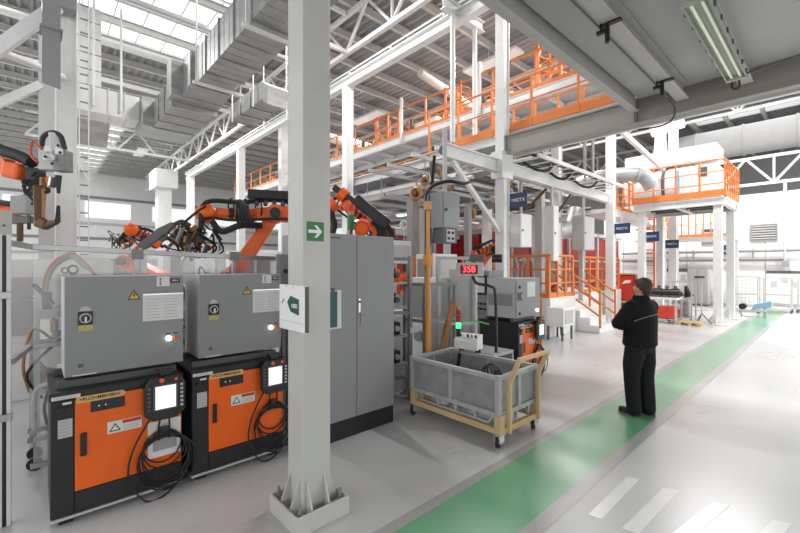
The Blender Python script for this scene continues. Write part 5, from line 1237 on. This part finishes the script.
MB().tube([G(42, 150, 4.1), G(33, 142, 4.1), G(31, 155, 4.1), G(38, 163, 4.1)], .012, 6).build('red_hose', 'hosered', t, smooth=True)
MB().bar(G(39.5, 186), G(39.5, 222), .11, .11, w2=.09, h2=.09).build('jaw_back', 'bronze', t, bevel=.02)
MB().bar(G(37.5, 222), G(48, 226), .09, .11).bar(G(45, 226), G(58, 222), .08, .09, w2=.05, h2=.05).build('jaw_bottom', 'bronze', t, bevel=.02)
MB().bar(G(57.5, 223), G(58.5, 206), .05, .05, w2=.03, h2=.03).build('electrode', 'black', t, bevel=.004)
MB().bar(G(58.5, 176), G(58.5, 194), .06, .06, w2=.03, h2=.03).build('electrode', 'black', t, bevel=.004)
MB().bar(G(43.5, 188), G(43.5, 218), .03, .05).build('jaw_liner', 'copper', t)
random.seed(8)
for k in range(12):
    x, y = random.uniform(28, 48), random.uniform(170, 182)
    MB().tube([G(x, y), G(x - random.uniform(2, 9), y + random.uniform(4, 9)), G(x + random.uniform(-6, 3), y + random.uniform(10, 20)), G(36, y + random.uniform(14, 22))], random.uniform(.012, .02), 6).build('cable', 'rubber', t, smooth=True)
for k in range(6):
    x = 42 + k * 3; MB().cyl(G(x, 178), G(x + random.uniform(-2, 2), 188), .024, n=8).build('cylinder', ['copper', 'bronze', 'orange', 'chrome', 'bronze', 'black'][k], t, smooth='auto')
MB().box(*sorted((G(30, 185).x - .02, G(30, 185).x + .02)), G(40, 172).y - .12, G(40, 172).y + .05, G(30, 180).z, G(30, 168).z).build('mount_plate', 'dgrey', t)

# robot 2: behind and lower
rt, side, td = robot('second robot arm behind the near one at the left edge, lower and smaller', (-11.5, -1.8), pt(-60, 232, 8.0), pt(-25, 200, 8.0), pt(12, 212, 8), pt(22, 208, 8), .95, dress=False)
MB().tube([pt(-25, 196, 8), pt(0, 203, 7.8), pt(20, 205, 7.8), pt(33, 206, 7.8)], .06, 8).build('dress_hose', 'rubber', rt, smooth=True)
t = thing('welding_gun', 'smaller welding gun behind the fence corner on the second robot', 'tool', pt(24, 215, 7.8))
q = lambda x, y: pt(x, y, 7.8)
MB().bar(q(17, 206), q(33, 206), .3, .35).build('transformer', 'grey', t, bevel=.02)
MB().tube([q(17, 201), q(21, 197), q(29, 197), q(34, 202)], .03, 7).build('top_hose', 'black', t, smooth=True)
MB().bar(q(20, 216), q(20, 242), .1, .12).build('jaw_back', 'bronze', t, bevel=.02)
MB().bar(q(29, 216), q(29, 230), .06, .08).build('jaw_front', 'black', t, bevel=.01)
MB().bar(q(12, 221), q(31, 220), .14, .14).build('clamp_block', 'dgrey', t, bevel=.01)

# robot 3: small, behind the fence in the middle left
rt, side, td = robot('distant low robot with dark cable pack above the fence, left of centre', (-11.6, 2.4), pt(128, 262, 10.5), pt(150, 240, 10.5), pt(134, 232, 10.3), pt(124, 240, 10.2), 1.0)
gripper(rt, pt(122, 240, 10.1), 1.2, 3)
MB().sph(pt(131, 230, 10.1), .17, 14, 10).build('wrist_ball', 'orange', rt, smooth=True)
t = thing('robot_arm_tool', 'long dark gripper arm reaching up right behind the fence', 'tool', pt(155, 240, 9.5))
q = lambda x, y: pt(x, y, 9.5)
MB().bar(q(141, 248), q(163, 232), .14, .2).bar(q(160, 234), q(174, 225), .2, .22, w2=.12, h2=.14).build('arm', 'dgrey', t, bevel=.02)
MB().tube([q(174, 225), q(182, 222), q(190, 226)], .05, 8).build('hose', 'black', t, smooth=True)
MB().tube([q(160, 240), q(170, 239), q(185, 243)], .05, 8).build('hose', 'dgrey', t, smooth=True)
MB().bar(q(141, 250), q(160, 236), .06, .06).build('rod', 'chrome', t)
a = q(143, 249); MB().bar((a.x, a.y, 0), (a.x, a.y, a.z), .14).build('stand', 'lgrey', t)

# robot 4: large orange robot behind the controllers
rt, side, td = robot('large orange robot with black valve box above the second control box', (-6.35, 2.15), pt(232, 278, 6.4), pt(275, 215, 6.6), pt(207, 214, 6.3), pt(200, 236, 6.2), 1.0, box=True)
gripper(rt, pt(200, 238, 6.1), 1.3, 5)
MB().sph(pt(206, 214, 6.25), .16, 16, 12, (1, 1, .95)).build('wrist_ball', 'orange', rt, smooth=True)
gripper(rt, pt(189, 236, 6.1), 1.0, 11)
q = lambda x, y, d=6.1: pt(x, y, d)
MB().tube([q(206, 206), q(190, 218), q(182, 228), q(186, 245), q(200, 250)], .02, 7).build('dress_hose', 'rubber', rt, smooth=True)
MB().tube([q(212, 222), q(222, 232), q(240, 226), q(262, 226)], .05, 8).build('dress_hose', 'rubber', rt, smooth=True)
for k in range(5): MB().ring(q(238 + k * 3, 212 + k), Vector((.4, .8, .1 * k)), .17 + .015 * k, .018, 18, 6).build('cable_loop', 'rubber', rt, smooth=True)
# robot 5: right of the beige column
rt, side, td = robot('orange robot with slanted black cable box right of the beige column', (-7.2, 6.2), pt(385, 262, 8.6), pt(382, 232, 8.4), pt(347, 206, 8.0), pt(334, 200, 7.8), 1.0)
q = lambda x, y, d=7.8: pt(x, y, d)
MB().bar(q(355, 200), q(388, 226), .26, .22).build('valve_box', 'black', rt, bevel=.03)
MB().bar(q(334, 188), q(356, 204), .2, .12).build('cable_cover', 'black', rt, bevel=.02)
MB().cyl(q(330, 207), q(336, 203), .14, n=14).cyl(q(340, 193), q(346, 198), .13, n=14).cyl(q(344, 210), q(352, 204), .13, n=14).build('wrist_joint', 'orange', rt, smooth='auto')
MB().tube([q(333, 205), q(331, 215), q(334, 225), q(331, 236)], .07, 8).build('tool_hose', 'black', rt, smooth=True)
for k in range(7): MB().tube([q(372 + k * 2, 222), q(378 + k * 2.4, 232), q(376 + k * 3, 246)], .028, 7).build('cable', random.choice(['rubber', 'rubber', 'bronze', 'black']), rt, smooth=True)
t = thing('red_round_lamp', 'round red orange beacon standing above the tall grey cabinet', 'lamp', q(362, 228, 7.0))
MB().cyl(q(362, 229, 6.9), q(363, 226, 7.2), .13, .13, 18).build('housing', 'brightred', t, smooth='auto')
MB().cyl(q(362, 229.2, 6.88), q(362, 229, 6.9), .10, n=18).build('lens', 'orange', t)
a = q(362, 232, 7.05); MB().bar((a.x, a.y, 0), (a.x, a.y, a.z), .06).build('stand', 'lgrey', t)
t = thing('signal_tower', 'red and green signal tower just right of the beige column', 'beacon', q(351, 225, 7.4))
a = q(351, 225, 7.4)
MB().cyl((a.x, a.y, 0), (a.x, a.y, a.z - .1), .03, n=8).build('stem', 'dgrey', t)
MB().cyl((a.x, a.y, a.z - .1), (a.x, a.y, a.z + .17), .065, n=12).build('green_lens', 'signgreen', t, smooth='auto')
MB().cyl((a.x, a.y, a.z + .17), (a.x, a.y, a.z + .24), .06, n=12).build('band', 'copper', t, smooth='auto')
MB().cyl((a.x, a.y, a.z + .24), (a.x, a.y, a.z + .36), .075, n=12).build('red_lens', 'brightred', t, smooth='auto')
# robots in the middle cells
rt, side, td = robot('orange robot between the tall grey cabinet and the orange pole', (-8.2, 7.6), pt(415, 285, 11), pt(415, 262, 11), pt(402, 278, 10.6), pt(396, 280, 10.5), .9)
rt, side, td = robot('orange robot above the digit display in front of the red machine', (-6.3, 7.5), pt(472, 275, 9.6), pt(492, 250, 9.6), pt(470, 256, 9.4), pt(464, 262, 9.3), .9)
rt, side, td = robot('orange robot standing among the railings behind the floor unit', (-6.8, 11.9), pt(548, 300, 13.0), pt(546, 280, 13.0), pt(556, 292, 12.8), pt(560, 297, 12.7), .7, z0=1.02)

# ================================================================== SAFETY FENCE AT THE LEFT
FX = -4.70
t = thing('safety_fence', 'clear polycarbonate machine fence with aluminium rails behind the controllers', 'fence', (FX, 1.5, 0))
def fpt(px, py): return onx(px, py, FX)
ya, yb = -.03, 3.2
MB().bar((FX, ya, 2.02), (FX, yb, 1.915), .05, .05).build('top_rail', 'alu', t, bevel=.004)
MB().bar((FX, ya, 1.16), (FX, yb, 1.16), .04, .04).build('mid_rail', 'alu', t, bevel=.004)
MB().bar((FX, ya, .12), (FX, yb, .12), .04, .04).build('bottom_rail', 'alu', t, bevel=.004)
for px in (137, 234):
    c = onx(px, 300, FX); MB().bar((FX, c.y, 0), (FX, c.y, 1.98), .045, .045, up=(0, 1, 0)).build('post', 'alu', t, bevel=.004)
    MB().box(FX - .03, FX + .035, c.y - .05, c.y + .05, 1.92, 2.02).build('bracket', 'grey', t)
for (a, b) in ((ya + .02, onx(137, 300, FX).y - .03), (onx(137, 300, FX).y + .03, onx(234, 300, FX).y - .03), (onx(234, 300, FX).y + .03, yb - .02)):
    MB().box(FX - .002, FX + .002, a, b, 1.18, 1.97).build('panel', 'clear', t)
    MB().box(FX - .002, FX + .002, a, b, .14, 1.14).build('panel', 'clear', t)
t = thing('fence_post', 'twin aluminium fence post with dark gap at the left picture edge', 'post', (-3.98, -.17, 0))
for dy in (-.032, .014): MB().box(-4.04, -3.99, -.163 + dy, -.163 + dy + .024, 0, 2.08).build('profile', 'steel', t, bevel=.003)
MB().box(-4.035, -3.995, -.171, -.149, 0, 2.07).build('dark_gap', 'black', t)
for z in (.75, 1.62): MB().box(-4.045, -3.975, -.20, -.12, z, z + .05).build('hinge_block', 'alu', t, bevel=.003)
c = pt(4, 231, 2.95)
t = thing('fence_lock_box', 'small beige switch box on top of the left fence post', 'box', (c.x, c.y, 2.08))
MB().cbox((c.x - .02, c.y - .01, 2.17), .07, .10, .18, (0, 0, .1)).build('box_body', 'joist', t, bevel=.006)
MB().cyl((c.x + .02, c.y, 2.15), (c.x + .035, c.y, 2.15), .008, n=8).build('screw', 'dgrey', t)
t = bpy.data.objects['safety_fence']
for z in (2.02, 1.16): MB().bar((-4.04, -.13, z), (FX, -.03, z), .04).build('side_rail', 'alu', t)

# ================================================================== MACHINERY INSIDE THE CELL (seen through the fence)
def fixture(label, x, y, w, h, seed, shelves=(.45, .9, 1.35)):
    random.seed(seed); t = thing('weld_fixture', label, 'machine', (x, y, 0))
    for dy in (0, w):
        for dx in (0, .7): MB().bar((x - dx, y + dy, 0), (x - dx, y + dy, h), .08).build('post', 'lgrey', t)
    for z in shelves:
        for dx in (0, .7): MB().bar((x - dx, y, z), (x - dx, y + w, z), .07).build('cross_rail', random.choice(['lgrey', 'mgrey', 'steel']), t)
        for k in range(5):
            yy = y + w * (k + .5) / 5; MB().cbox((x - random.uniform(0, .5), yy, z + .12), random.uniform(.08, .2), random.uniform(.06, .15), random.uniform(.1, .22), (0, 0, random.uniform(0, 1))).build('clamp_block', random.choice(['lgrey', 'dgrey', 'mgrey', 'steel', 'copper']), t)
            MB().cyl((x - .1, yy + .05, z + .1), (x - random.uniform(.1, .4), yy + random.uniform(-.1, .1), z + random.uniform(.22, .36)), .022, n=8).build('cylinder', random.choice(['chrome', 'black', 'mgrey', 'copper']), t)
    for k in range(5):
        a = Vector((x, y + random.uniform(0, w), random.uniform(.6, h)))
        MB().tube([a, a + Vector((.1, random.uniform(-.2, .2), .15)), a + Vector((.1, random.uniform(-.3, .3), -.2)), a + Vector((0, random.uniform(-.2, .2), -.5))], .014, 6).build('hose', random.choice(['rubber', 'copper', 'hosegrey', 'rubber']), t, smooth=True)
    return t
fixture('grey welding fixture with clamps just behind the left fence panel', -5.6, .0, .95, 1.5, 2, (.55, 1.05, 1.35))
fixture('grey welding fixture with clamps behind the first control box', -5.6, 1.1, .45, 1.6, 6)
fixture('low welding fixture behind the second control box near the large robot', -5.4, 2.75, .7, 1.7, 9)
fixture('distant welding fixture in the cell below the dark gripper arm', -9.3, 1.0, 1.8, 1.8, 12)
t = thing('hose_arch', 'arch of red green and grey hoses behind the nearest control box', 'hoses', pt(70, 262, 5.0))
for k, m in enumerate(('hosered', 'hosegreen', 'hosegrey', 'copper', 'hosegrey')):
    q = lambda x, y: pt(x, y, 5.0 + .03 * k)
    MB().tube([q(48 + k, 320), q(43 + k * 1.2, 292), q(46 + k * 1.4, 274), q(56 + k, 260 + k), q(72, 254 + k * 1.2), q(84 - k * .6, 262 + k), q(92 + k * 2, 272 + k * 1.5), q(100 + k * 2, 285)], .014, 7).build('hose', m, t, smooth=True)
for c_, r_ in ((pt(73, 270, 4.6), .045), (pt(65, 271, 4.6), .03)): MB().ring(c_, (.9, -.2, .1), r_, r_ * .3, 14, 6).build('ring_fitting', 'black', t, smooth=True)
MB().bar(pt(73, 274, 4.62), (pt(73, 274, 4.62).x, pt(73, 274, 4.62).y, 0), .05).build('stand', 'lgrey', t)
t = thing('machine_curtain', 'pale grey sheet metal housing behind the left fence panel', 'machine', (-7.6, .3, 0))
MB().box(-8.3, -7.6, -.35, .9, 0, 1.95).build('housing', 'steel', t, bevel=.01)
MB().box(-7.6, -7.58, -.25, .2, .9, 1.7).box(-7.6, -7.58, .3, .8, .9, 1.7).build('door', 'lgrey', t)
t = thing('tubular_trolley', 'low bent tube trolley on the floor behind the left fence panel', 'trolley', (-5.1, .02, 0))
for y in (-.0, .32): MB().tube([(-5.15, y, .30), (-5.15, y, .62), (-5.1, y + .06, .72), (-5.0, y + .14, .70), (-4.95, y + .18, .36)], .022, 8).build('tube', 'hosegrey', t, smooth=True)
MB().bar((-5.2, -.05, .28), (-5.2, .6, .28), .04).bar((-4.92, -.05, .28), (-4.92, .6, .28), .04).bar((-5.2, -.02, .28), (-4.92, -.02, .28), .04).bar((-5.2, .58, .28), (-4.92, .58, .28), .04).build('frame', 'mgrey', t)
for y in (.0, .55):
    for x in (-5.2, -4.92): MB().cyl((x - .015, y, .06), (x + .015, y, .06), .06, n=12).bar((x, y, .08), (x, y, .28), .025).build('castor', 'black', t)
# low wall of distant halls at the left: pale machines and a few storage shelves
random.seed(21)
for i, (x, y, w, h, lb) in enumerate([(-16, 1.0, 2.2, 2.3, 'pale machine cabinet far behind the fence, left of the small robot'), (-18, 4.0, 2.6, 2.6, 'wide pale machine cabinet far behind the small robot'), (-14, 5.2, 1.8, 2.4, 'pale machine cabinet far behind the big robot wrist'), (-22, 8.5, 3, 2.8, 'most distant pale machine cabinet under the end of the long beam'), (-13.5, 9.0, 2.0, 2.5, 'pale machine cabinet behind the large orange robot')]):
    t = thing('machine_cabinet', lb, 'machine', (x, y, 0))
    MB().box(x - 1.2, x, y, y + w, .1, h).build('housing', random.choice(['steel', 'lgrey']), t, bevel=.02)
    n = 3
    for k in range(n): MB().box(x, x + .03, y + .05 + k * w / n, y + (k + 1) * w / n - .05, .3, h - .2).build('door', random.choice(['steel', 'lgrey', 'mgrey']), t)
    MB().box(x - 1.1, x - .05, y + .05, y + w - .05, 0, .1).build('plinth', 'dgrey', t)

# ================================================================== OVERHEAD SERVICES OVER THE ROBOT CELLS
random.seed(31)
def service_beam(label, x0, x1, y, z, m, kind):
    t = thing(kind, label, 'beam' if kind == 'service_beam' else 'pipe', ((x0 + x1) / 2, y, z))
    if kind == 'service_beam': MB().ibeam((x0, y, z), (x1, y, z), .12, .16, .012).build('girder', m, t)
    else: MB().cyl((x0, y, z), (x1, y, z), .055, n=8).build('pipe_body', m, t, smooth=True)
    k = x0 + .6
    while k < x1:
        MB().cyl((k, y, z + .05), (k, y, z + .5), .012, n=5).build('hanger', 'mgrey', t); k += 2.2
orders = ['first', 'second', 'third', 'fourth', 'fifth', 'sixth', 'seventh', 'eighth', 'ninth', 'tenth']
for i in range(10):
    y = 6.9 + i * .85; z = [3.75, 4.0, 3.4, 3.9, 3.55, 4.0, 3.3, 3.8, 3.5, 3.9][i]
    kind = 'service_beam' if i % 2 == 0 else 'service_pipe'
    service_beam('%s overhead crosswise %s left of the tall column counted from the camera' % (orders[i], 'beam' if i % 2 == 0 else 'pipe'), -15.5 + .5 * (i % 3), -5.6 - .3 * (i % 2), y, z, ['lgrey', 'steel', 'mgrey', 'lgrey', 'dgrey'][i % 5], kind)
for i in range(7):
    x = -14.2 + i * 1.25
    t = thing('service_tray', '%s overhead cable tray running away over the cells, counted from the left' % orders[i], 'cable tray', (x, 10, 3.6))
    for dx in (0, .3): MB().box(x + dx - .012, x + dx + .012, 6.5, 15.5, 3.62, 3.70).build('side_rail', 'lgrey', t)
    MB().box(x, x + .3, 6.5, 15.5, 3.62, 3.63).build('tray_bottom', ['mgrey', 'lgrey'][i % 2], t)
    MB().tube([(x + .15 + random.uniform(-.08, .08), 6.6 + k * 1.25, 3.67 + random.uniform(0, .02)) for k in range(8)], .03, 6).build('cable', 'black', t, smooth=True)
# strip lights
for i, (x, y, z) in enumerate([(-8.0, 7.8, 3.3), (-6.8, 9.3, 3.5), (-9.5, 9.8, 3.2), (-11.5, 8.6, 3.5), (-8.2, 12.5, 3.1), (-10.8, 12.0, 3.4), (-12.8, 10.4, 3.2)]):
    t = thing('strip_light', '%s lit strip light under the overhead trays, counted from the tall column' % orders[i], 'light', (x, y, z))
    MB().box(x - .65, x + .65, y - .07, y + .07, z + .02, z + .07).build('housing', 'steel', t)
    MB().box(x - .62, x + .62, y - .05, y + .05, z, z + .02).build('diffuser', 'lamp', t)
    for dx in (-.5, .5): MB().cyl((x + dx, y, z + .07), (x + dx, y, 3.65), .008, n=5).build('hanger', 'mgrey', t)
# brass coil holders and round lamps
for i, (px, py, d, r, lb) in enumerate([(416, 194, 8.6, .12, 'coiled brown hose reel hanging left of the hanging grey box'), (425, 181, 9.0, .09, 'small brown hose reel hanging above the larger one'), (471, 214, 9.5, .10, 'brown spring balancer right of the hanging grey box'), (404, 225, 10.5, .1, 'pale round spring balancer above the grey cabinet edge'), (493, 202, 10.5, .11, 'white round balancer just left of the tall column')]):
    c = pt(px, py, d); t = thing('hose_reel', lb, 'reel', c)
    mm = 'copper' if i < 3 else 'steel'
    MB().ring(c, (.3, -1, 0), r, r * .35, 16, 8).build('drum', mm, t, smooth=True)
    MB().cyl(c + Vector((-.02, .06, 0)), c + Vector((.02, -.08, 0)), r * .45, n=12).build('hub', 'bronze' if i < 3 else 'lgrey', t, smooth='auto')
    MB().cyl(c + Vector((0, 0, r)), (c.x, c.y, 3.7 if c.z < 3.5 else c.z + .5), .01, n=5).build('hanger', 'mgrey', t)
    MB().cyl(c - Vector((0, 0, r)), c - Vector((0, 0, r + .5)), .012, n=5).build('line', mm, t)
# posts, cabinets and small machinery between the cabinet and the tall column
for i, (px, d, z, w, m, lb) in enumerate([(413, 9.5, 3.4, .22, 'mgrey', 'thick grey support post left of the orange pole'), (420, 10.2, 3.3, .2, 'lgrey', 'pale grey support post behind the orange pole'), (447, 9.0, 2.9, .12, 'lgrey', 'thin pale post below the hanging grey box'), (468, 8.6, 3.2, .12, 'mgrey', 'thin grey post above the digit display'), (487, 11.2, 3.6, .2, 'steel', 'white support post left of the tall column'), (540, 11.0, 3.9, .2, 'lgrey', 'grey support post under the middle of the girder'), (536, 13.0, 3.5, .2, 'steel', 'white slanting support post over the plinth')]):
    c = pt(px, 300, d); t = thing('support_post', lb, 'column', (c.x, c.y, 0))
    MB().box(c.x - w / 2, c.x + w / 2, c.y - w / 2, c.y + w / 2, 0, z).build('shaft', m, t, bevel=.004)
    MB().box(c.x - w * .8, c.x + w * .8, c.y - w * .8, c.y + w * .8, 0, .02).build('base_plate', m, t)
for i, (px, d, w, z0, z1, m, lb) in enumerate([(402, 7.0, .45, 1.9, 2.3, 'steel', 'white machine head just right of the grey cabinet top'), (440, 7.2, .55, .05, 1.65, 'steel', 'pale grey machine cabinet behind the guard gate'), (446, 8.0, .7, .05, 2.1, 'steel', 'white machine cabinet farther behind the guard gate'), (505, 8.6, .7, .05, 1.5, 'steel', 'white machine cabinet behind the distant control cabinet'), (401, 6.0, .4, .05, 1.2, 'white', 'white low cabinet behind the equipment rack')]):
    c = pt(px, 300, d); t = thing('cell_cabinet', lb, 'machine', (c.x, c.y, 0))
    MB().box(c.x - .5, c.x, c.y - w / 2, c.y + w / 2, z0, z1).build('housing', m, t, bevel=.01)
    MB().box(c.x, c.x + .02, c.y - w * .42, c.y + w * .42, z0 + .08, z1 - .08).build('door', 'lgrey', t, bevel=.004)
    MB().box(c.x - .45, c.x - .05, c.y - w / 2 - .015, c.y - w / 2, z0 + (z1 - z0) * .55, z1 - .1).build('side_window', 'mgrey' if i != 1 else 'grey', t)
    MB().cyl((c.x - .25, c.y - w / 2 - .01, z0 + (z1 - z0) * .35), (c.x - .25, c.y - w / 2 - .05, z0 + (z1 - z0) * .35), .1, n=14).build('round_port', 'grey', t)
    if z0 > 1: MB().box(c.x - .3, c.x - .2, c.y - .05, c.y + .05, 0, z0).build('stand', 'lgrey', t)
railing_thing('thin orange barrier rail behind the guard gate', tuple(pt(396, 300, 8.2).xy) + (1.0,), tuple(pt(478, 300, 9.0).xy) + (1.0,), n=5, h=1.05, mids=(.35, .7), post=.04, r=.02, toe=0)
# hose bows inside the orange railing on the plinth
for i, px in enumerate((517, 526, 533)):
    c = pt(px, 290, 12.2); tag(MB().tube([(c.x, c.y, 1.02), (c.x, c.y, 1.9), (c.x - .25, c.y + .1, 2.15), (c.x - .5, c.y + .2, 1.8), (c.x - .5, c.y + .2, 1.02)], .05, 8).build('hose_bow', 'hosegrey', smooth=True), ['left grey hose bow inside the plinth railing', 'middle grey hose bow inside the plinth railing', 'right grey hose bow inside the plinth railing'][i], 'hose')

# ================================================================== PERSON
def blob(parts, name, m, parent, voxel=.009, smooth_it=4):
    mb = MB()
    for p in parts: p(mb)
    o = mb.build(name, m, parent, world=False, smooth=True)
    r = o.modifiers.new('remesh', 'REMESH'); r.mode = 'VOXEL'; r.voxel_size = voxel; r.use_smooth_shade = True
    s = o.modifiers.new('smooth', 'SMOOTH'); s.factor = .5; s.iterations = smooth_it
    dg = bpy.context.evaluated_depsgraph_get(); me = bpy.data.meshes.new_from_object(o.evaluated_get(dg))
    old = o.data; o.modifiers.clear(); o.data = me; bpy.data.meshes.remove(old)
    me.polygons.foreach_set('use_smooth', [True] * len(me.polygons))
    return o
def limb(pts, radii, n=14, flat=1.0):
    def f(mb):
        for i in range(len(pts) - 1): mb.cyl(pts[i], pts[i + 1], radii[i], radii[i + 1], n)
        for p, r in zip(pts, radii): mb.sph(p, r * .995, 14, 10)
    return f
def ell(c, sx, sy, sz): return lambda mb: mb.sph(c, 1, 20, 14, (sx, sy, sz))
def loft(rings, n=20):     # rings: (x, y, z, rx, ry)
    def f(mb):
        vs = []; 
        for (x, y, z, rx, ry) in rings: vs += [(x + rx * math.cos(2 * PI * k / n), y + ry * math.sin(2 * PI * k / n), z) for k in range(n)]
        fs = [tuple(range(n))[::-1], tuple((len(rings) - 1) * n + k for k in range(n))]
        for i in range(len(rings) - 1):
            for k in range(n): fs.append((i * n + k, i * n + (k + 1) % n, (i + 1) * n + (k + 1) % n, (i + 1) * n + k))
        mb.add(vs, fs)
    return f
per = thing('person', 'man in black work jacket and trousers standing with folded arms on the green lane', 'person', (-1.665, 5.575, .005))
per.rotation_euler = (0, 0, R(163)); per.scale = (.98, .98, .972)
# local: +x forward, +y the man's left; lengths in metres
NK = (.0, 0, 1.47); HD = (.035, .0, 1.62)
fing = []
def hand(mb, w, d, u, s):
    """palm at w, fingers along d, u = thumb side"""
    w, d, u = Vector(w), Vector(d).normalized(), Vector(u).normalized()
    nrm = d.cross(u)
    mb.cyl(w, w + d * .05, .026, .036, 10); mb.sph(w + d * .06, .036, 12, 8, (1, 1, 1)); 
    for k, L in enumerate((.070, .078, .072, .056)):
        b = w + d * .075 + u * (.027 - .018 * k); m1 = b + d * L * .5 + nrm * .006; e = b + d * L * .9 - nrm * .022
        mb.cyl(b, m1, .0095, .009, 8); mb.cyl(m1, e, .009, .0075, 8); mb.sph(e, .0078, 8, 6); mb.sph(m1, .0092, 8, 6)
    b = w + d * .02 + u * .028; m1 = b + d * .035 + u * .02; e = m1 + d * .03 + u * .004
    mb.cyl(b, m1, .012, .010, 8); mb.cyl(m1, e, .010, .008, 8); mb.sph(e, .0085, 8, 6)
blob([
    *[(lambda mb, f=f: (lambda k: (f(mb), mb.v.__setitem__(slice(k, None), [(x - .035, y, z) for x, y, z in mb.v[k:]])))(len(mb.v))) for f in (
    ell((.0, 0, 1.645), .094, .074, .105), ell((.035, 0, 1.60), .070, .060, .085), ell((.055, 0, 1.545), .04, .042, .035),   # skull, face, chin
    ell((.108, 0, 1.605), .020, .012, .022), lambda mb: mb.cyl((.090, 0, 1.645), (.114, 0, 1.60), .009, .015, 8),             # nose
    ell((.096, .0, 1.565), .012, .026, .008), ell((.093, .0, 1.553), .011, .022, .007),                                       # lips
    ell((.086, .032, 1.635), .012, .016, .008), ell((.086, -.032, 1.635), .012, .016, .008),                                  # brows/lids
    ell((-.002, .075, 1.605), .018, .009, .032), ell((-.002, -.075, 1.605), .018, .009, .032))],                              # ears
    limb([(-.015, 0, 1.56), (-.02, 0, 1.40)], [.056, .064]),
    loft([(0, 0, 1.44, .08, .12), (0, 0, 1.36, .10, .17), (0, 0, 1.15, .10, .16), (0, 0, .98, .10, .16), (0, 0, .90, .10, .16)]),
    limb([(0, .17, 1.38), (.09, .245, 1.18), (.255, .03, 1.16), (.265, -.04, 1.165)], [.05, .042, .032, .026]),
    limb([(0, -.17, 1.38), (.09, -.245, 1.16), (.235, -.04, 1.10), (.255, .04, 1.10)], [.05, .042, .032, .026]),
    lambda mb: hand(mb, (.262, -.05, 1.165), (-.35, -1, .05), (.1, 0, 1), 1),
    lambda mb: hand(mb, (.26, .06, 1.10), (-.1, 1, .12), (.5, 0, 1), 1),
    limb([(0, .09, .92), (.02, .11, .50), (-.01, .12, .10)], [.08, .055, .04]), limb([(0, -.09, .92), (.0, -.10, .50), (-.03, -.11, .10)], [.08, .055, .04]),
], 'body', 'skin', per, .007, 2)
for s in (-1, 1):
    e = MB().sph((.061, s * .031, 1.625), .010, 10, 8).build('eye', 'signwhite', per, world=False, smooth=True)
    MB().sph((.069, s * .031, 1.625), .005, 8, 6).build('iris', 'black', e, world=False, smooth=True)
blob([ell((-.053, 0, 1.664), .102, .086, .098), ell((-.088, 0, 1.61), .058, .068, .085), ell((-.005, 0, 1.710), .070, .062, .036), ell((-.09, 0, 1.56), .036, .052, .04),
      ell((-.055, .074, 1.635), .026, .012, .04), ell((-.055, -.074, 1.635), .026, .012, .04)], 'hair', 'hair', per, .007, 1)
blob([
    loft([(-.01, 0, 1.53, .085, .088), (-.012, 0, 1.49, .10, .10), (-.01, 0, 1.445, .125, .165), (-.01, 0, 1.40, .145, .215), (-.01, 0, 1.30, .165, .23), (-.005, 0, 1.15, .175, .22), (.0, 0, 1.0, .178, .218), (0.005, 0, .91, .185, .225), (0.005, 0, .88, .168, .205)]),
    limb([(-.01, .185, 1.375), (.04, .235, 1.27), (.10, .26, 1.18), (.18, .18, 1.165), (.25, .06, 1.16), (.26, -.015, 1.165)], [.096, .090, .084, .074, .060, .052]),
    limb([(-.01, -.185, 1.375), (.04, -.235, 1.26), (.10, -.26, 1.16), (.18, -.17, 1.12), (.235, -.04, 1.10), (.25, .03, 1.10)], [.096, .090, .084, .074, .060, .052]),
    ell((.02, .24, 1.18), .085, .06, .05), ell((-.06, .0, 1.34), .10, .15, .08), ell((-.03, 0, 1.50), .085, .085, .028)
], 'jacket', 'jacket', per, .008, 2)
tube_p = MB().tube([(-.172, -.08, 1.30), (-.172, .06, 1.285), (-.14, .15, 1.26), (-.08, .235, 1.22)], .0045, 5).build('reflective_piping', 'piping', per, world=False, smooth=True)
blob([
    loft([(0, 0, .95, .125, .16), (0, 0, .86, .135, .175), (0, 0, .80, .13, .18)]),
    limb([(.0, .09, .86), (.03, .105, .66), (.04, .105, .48), (.03, .10, .28), (.01, .10, .075)], [.122, .112, .094, .090, .086]),
    limb([(.0, -.09, .86), (-.01, -.10, .66), (-.01, -.10, .48), (-.03, -.095, .28), (-.045, -.095, .075)], [.122, .112, .094, .090, .086]),
    ell((.09, .105, .52), .04, .06, .07)
], 'trousers', 'trousers', per, .008, 2)
MB().box(-.126, .126, -.17, .17, .895, .925).build('belt', 'rubber', per, world=False, bevel=.04)
for s, x, a in ((1, .02, .15), (-1, -.04, -.1)):
    y = s * .10
    def shoe(mb, x=x, y=y):
        loft([(x + .055, y, .012, .145, .052), (x + .055, y, .035, .145, .052), (x + .045, y, .06, .125, .046), (x + .0, y, .085, .075, .042), (x - .03, y, .12, .055, .04)])(mb)
    o = blob([shoe, ell((x + .13, y, .04), .07, .048, .035)], 'shoe', 'rubber', per, .007, 1)
    b = loft([(x + .055, y, .0, .15, .055), (x + .055, y, .016, .15, .055)]); mb = MB(); b(mb); mb.build('sole', 'dgrey', o, world=False)
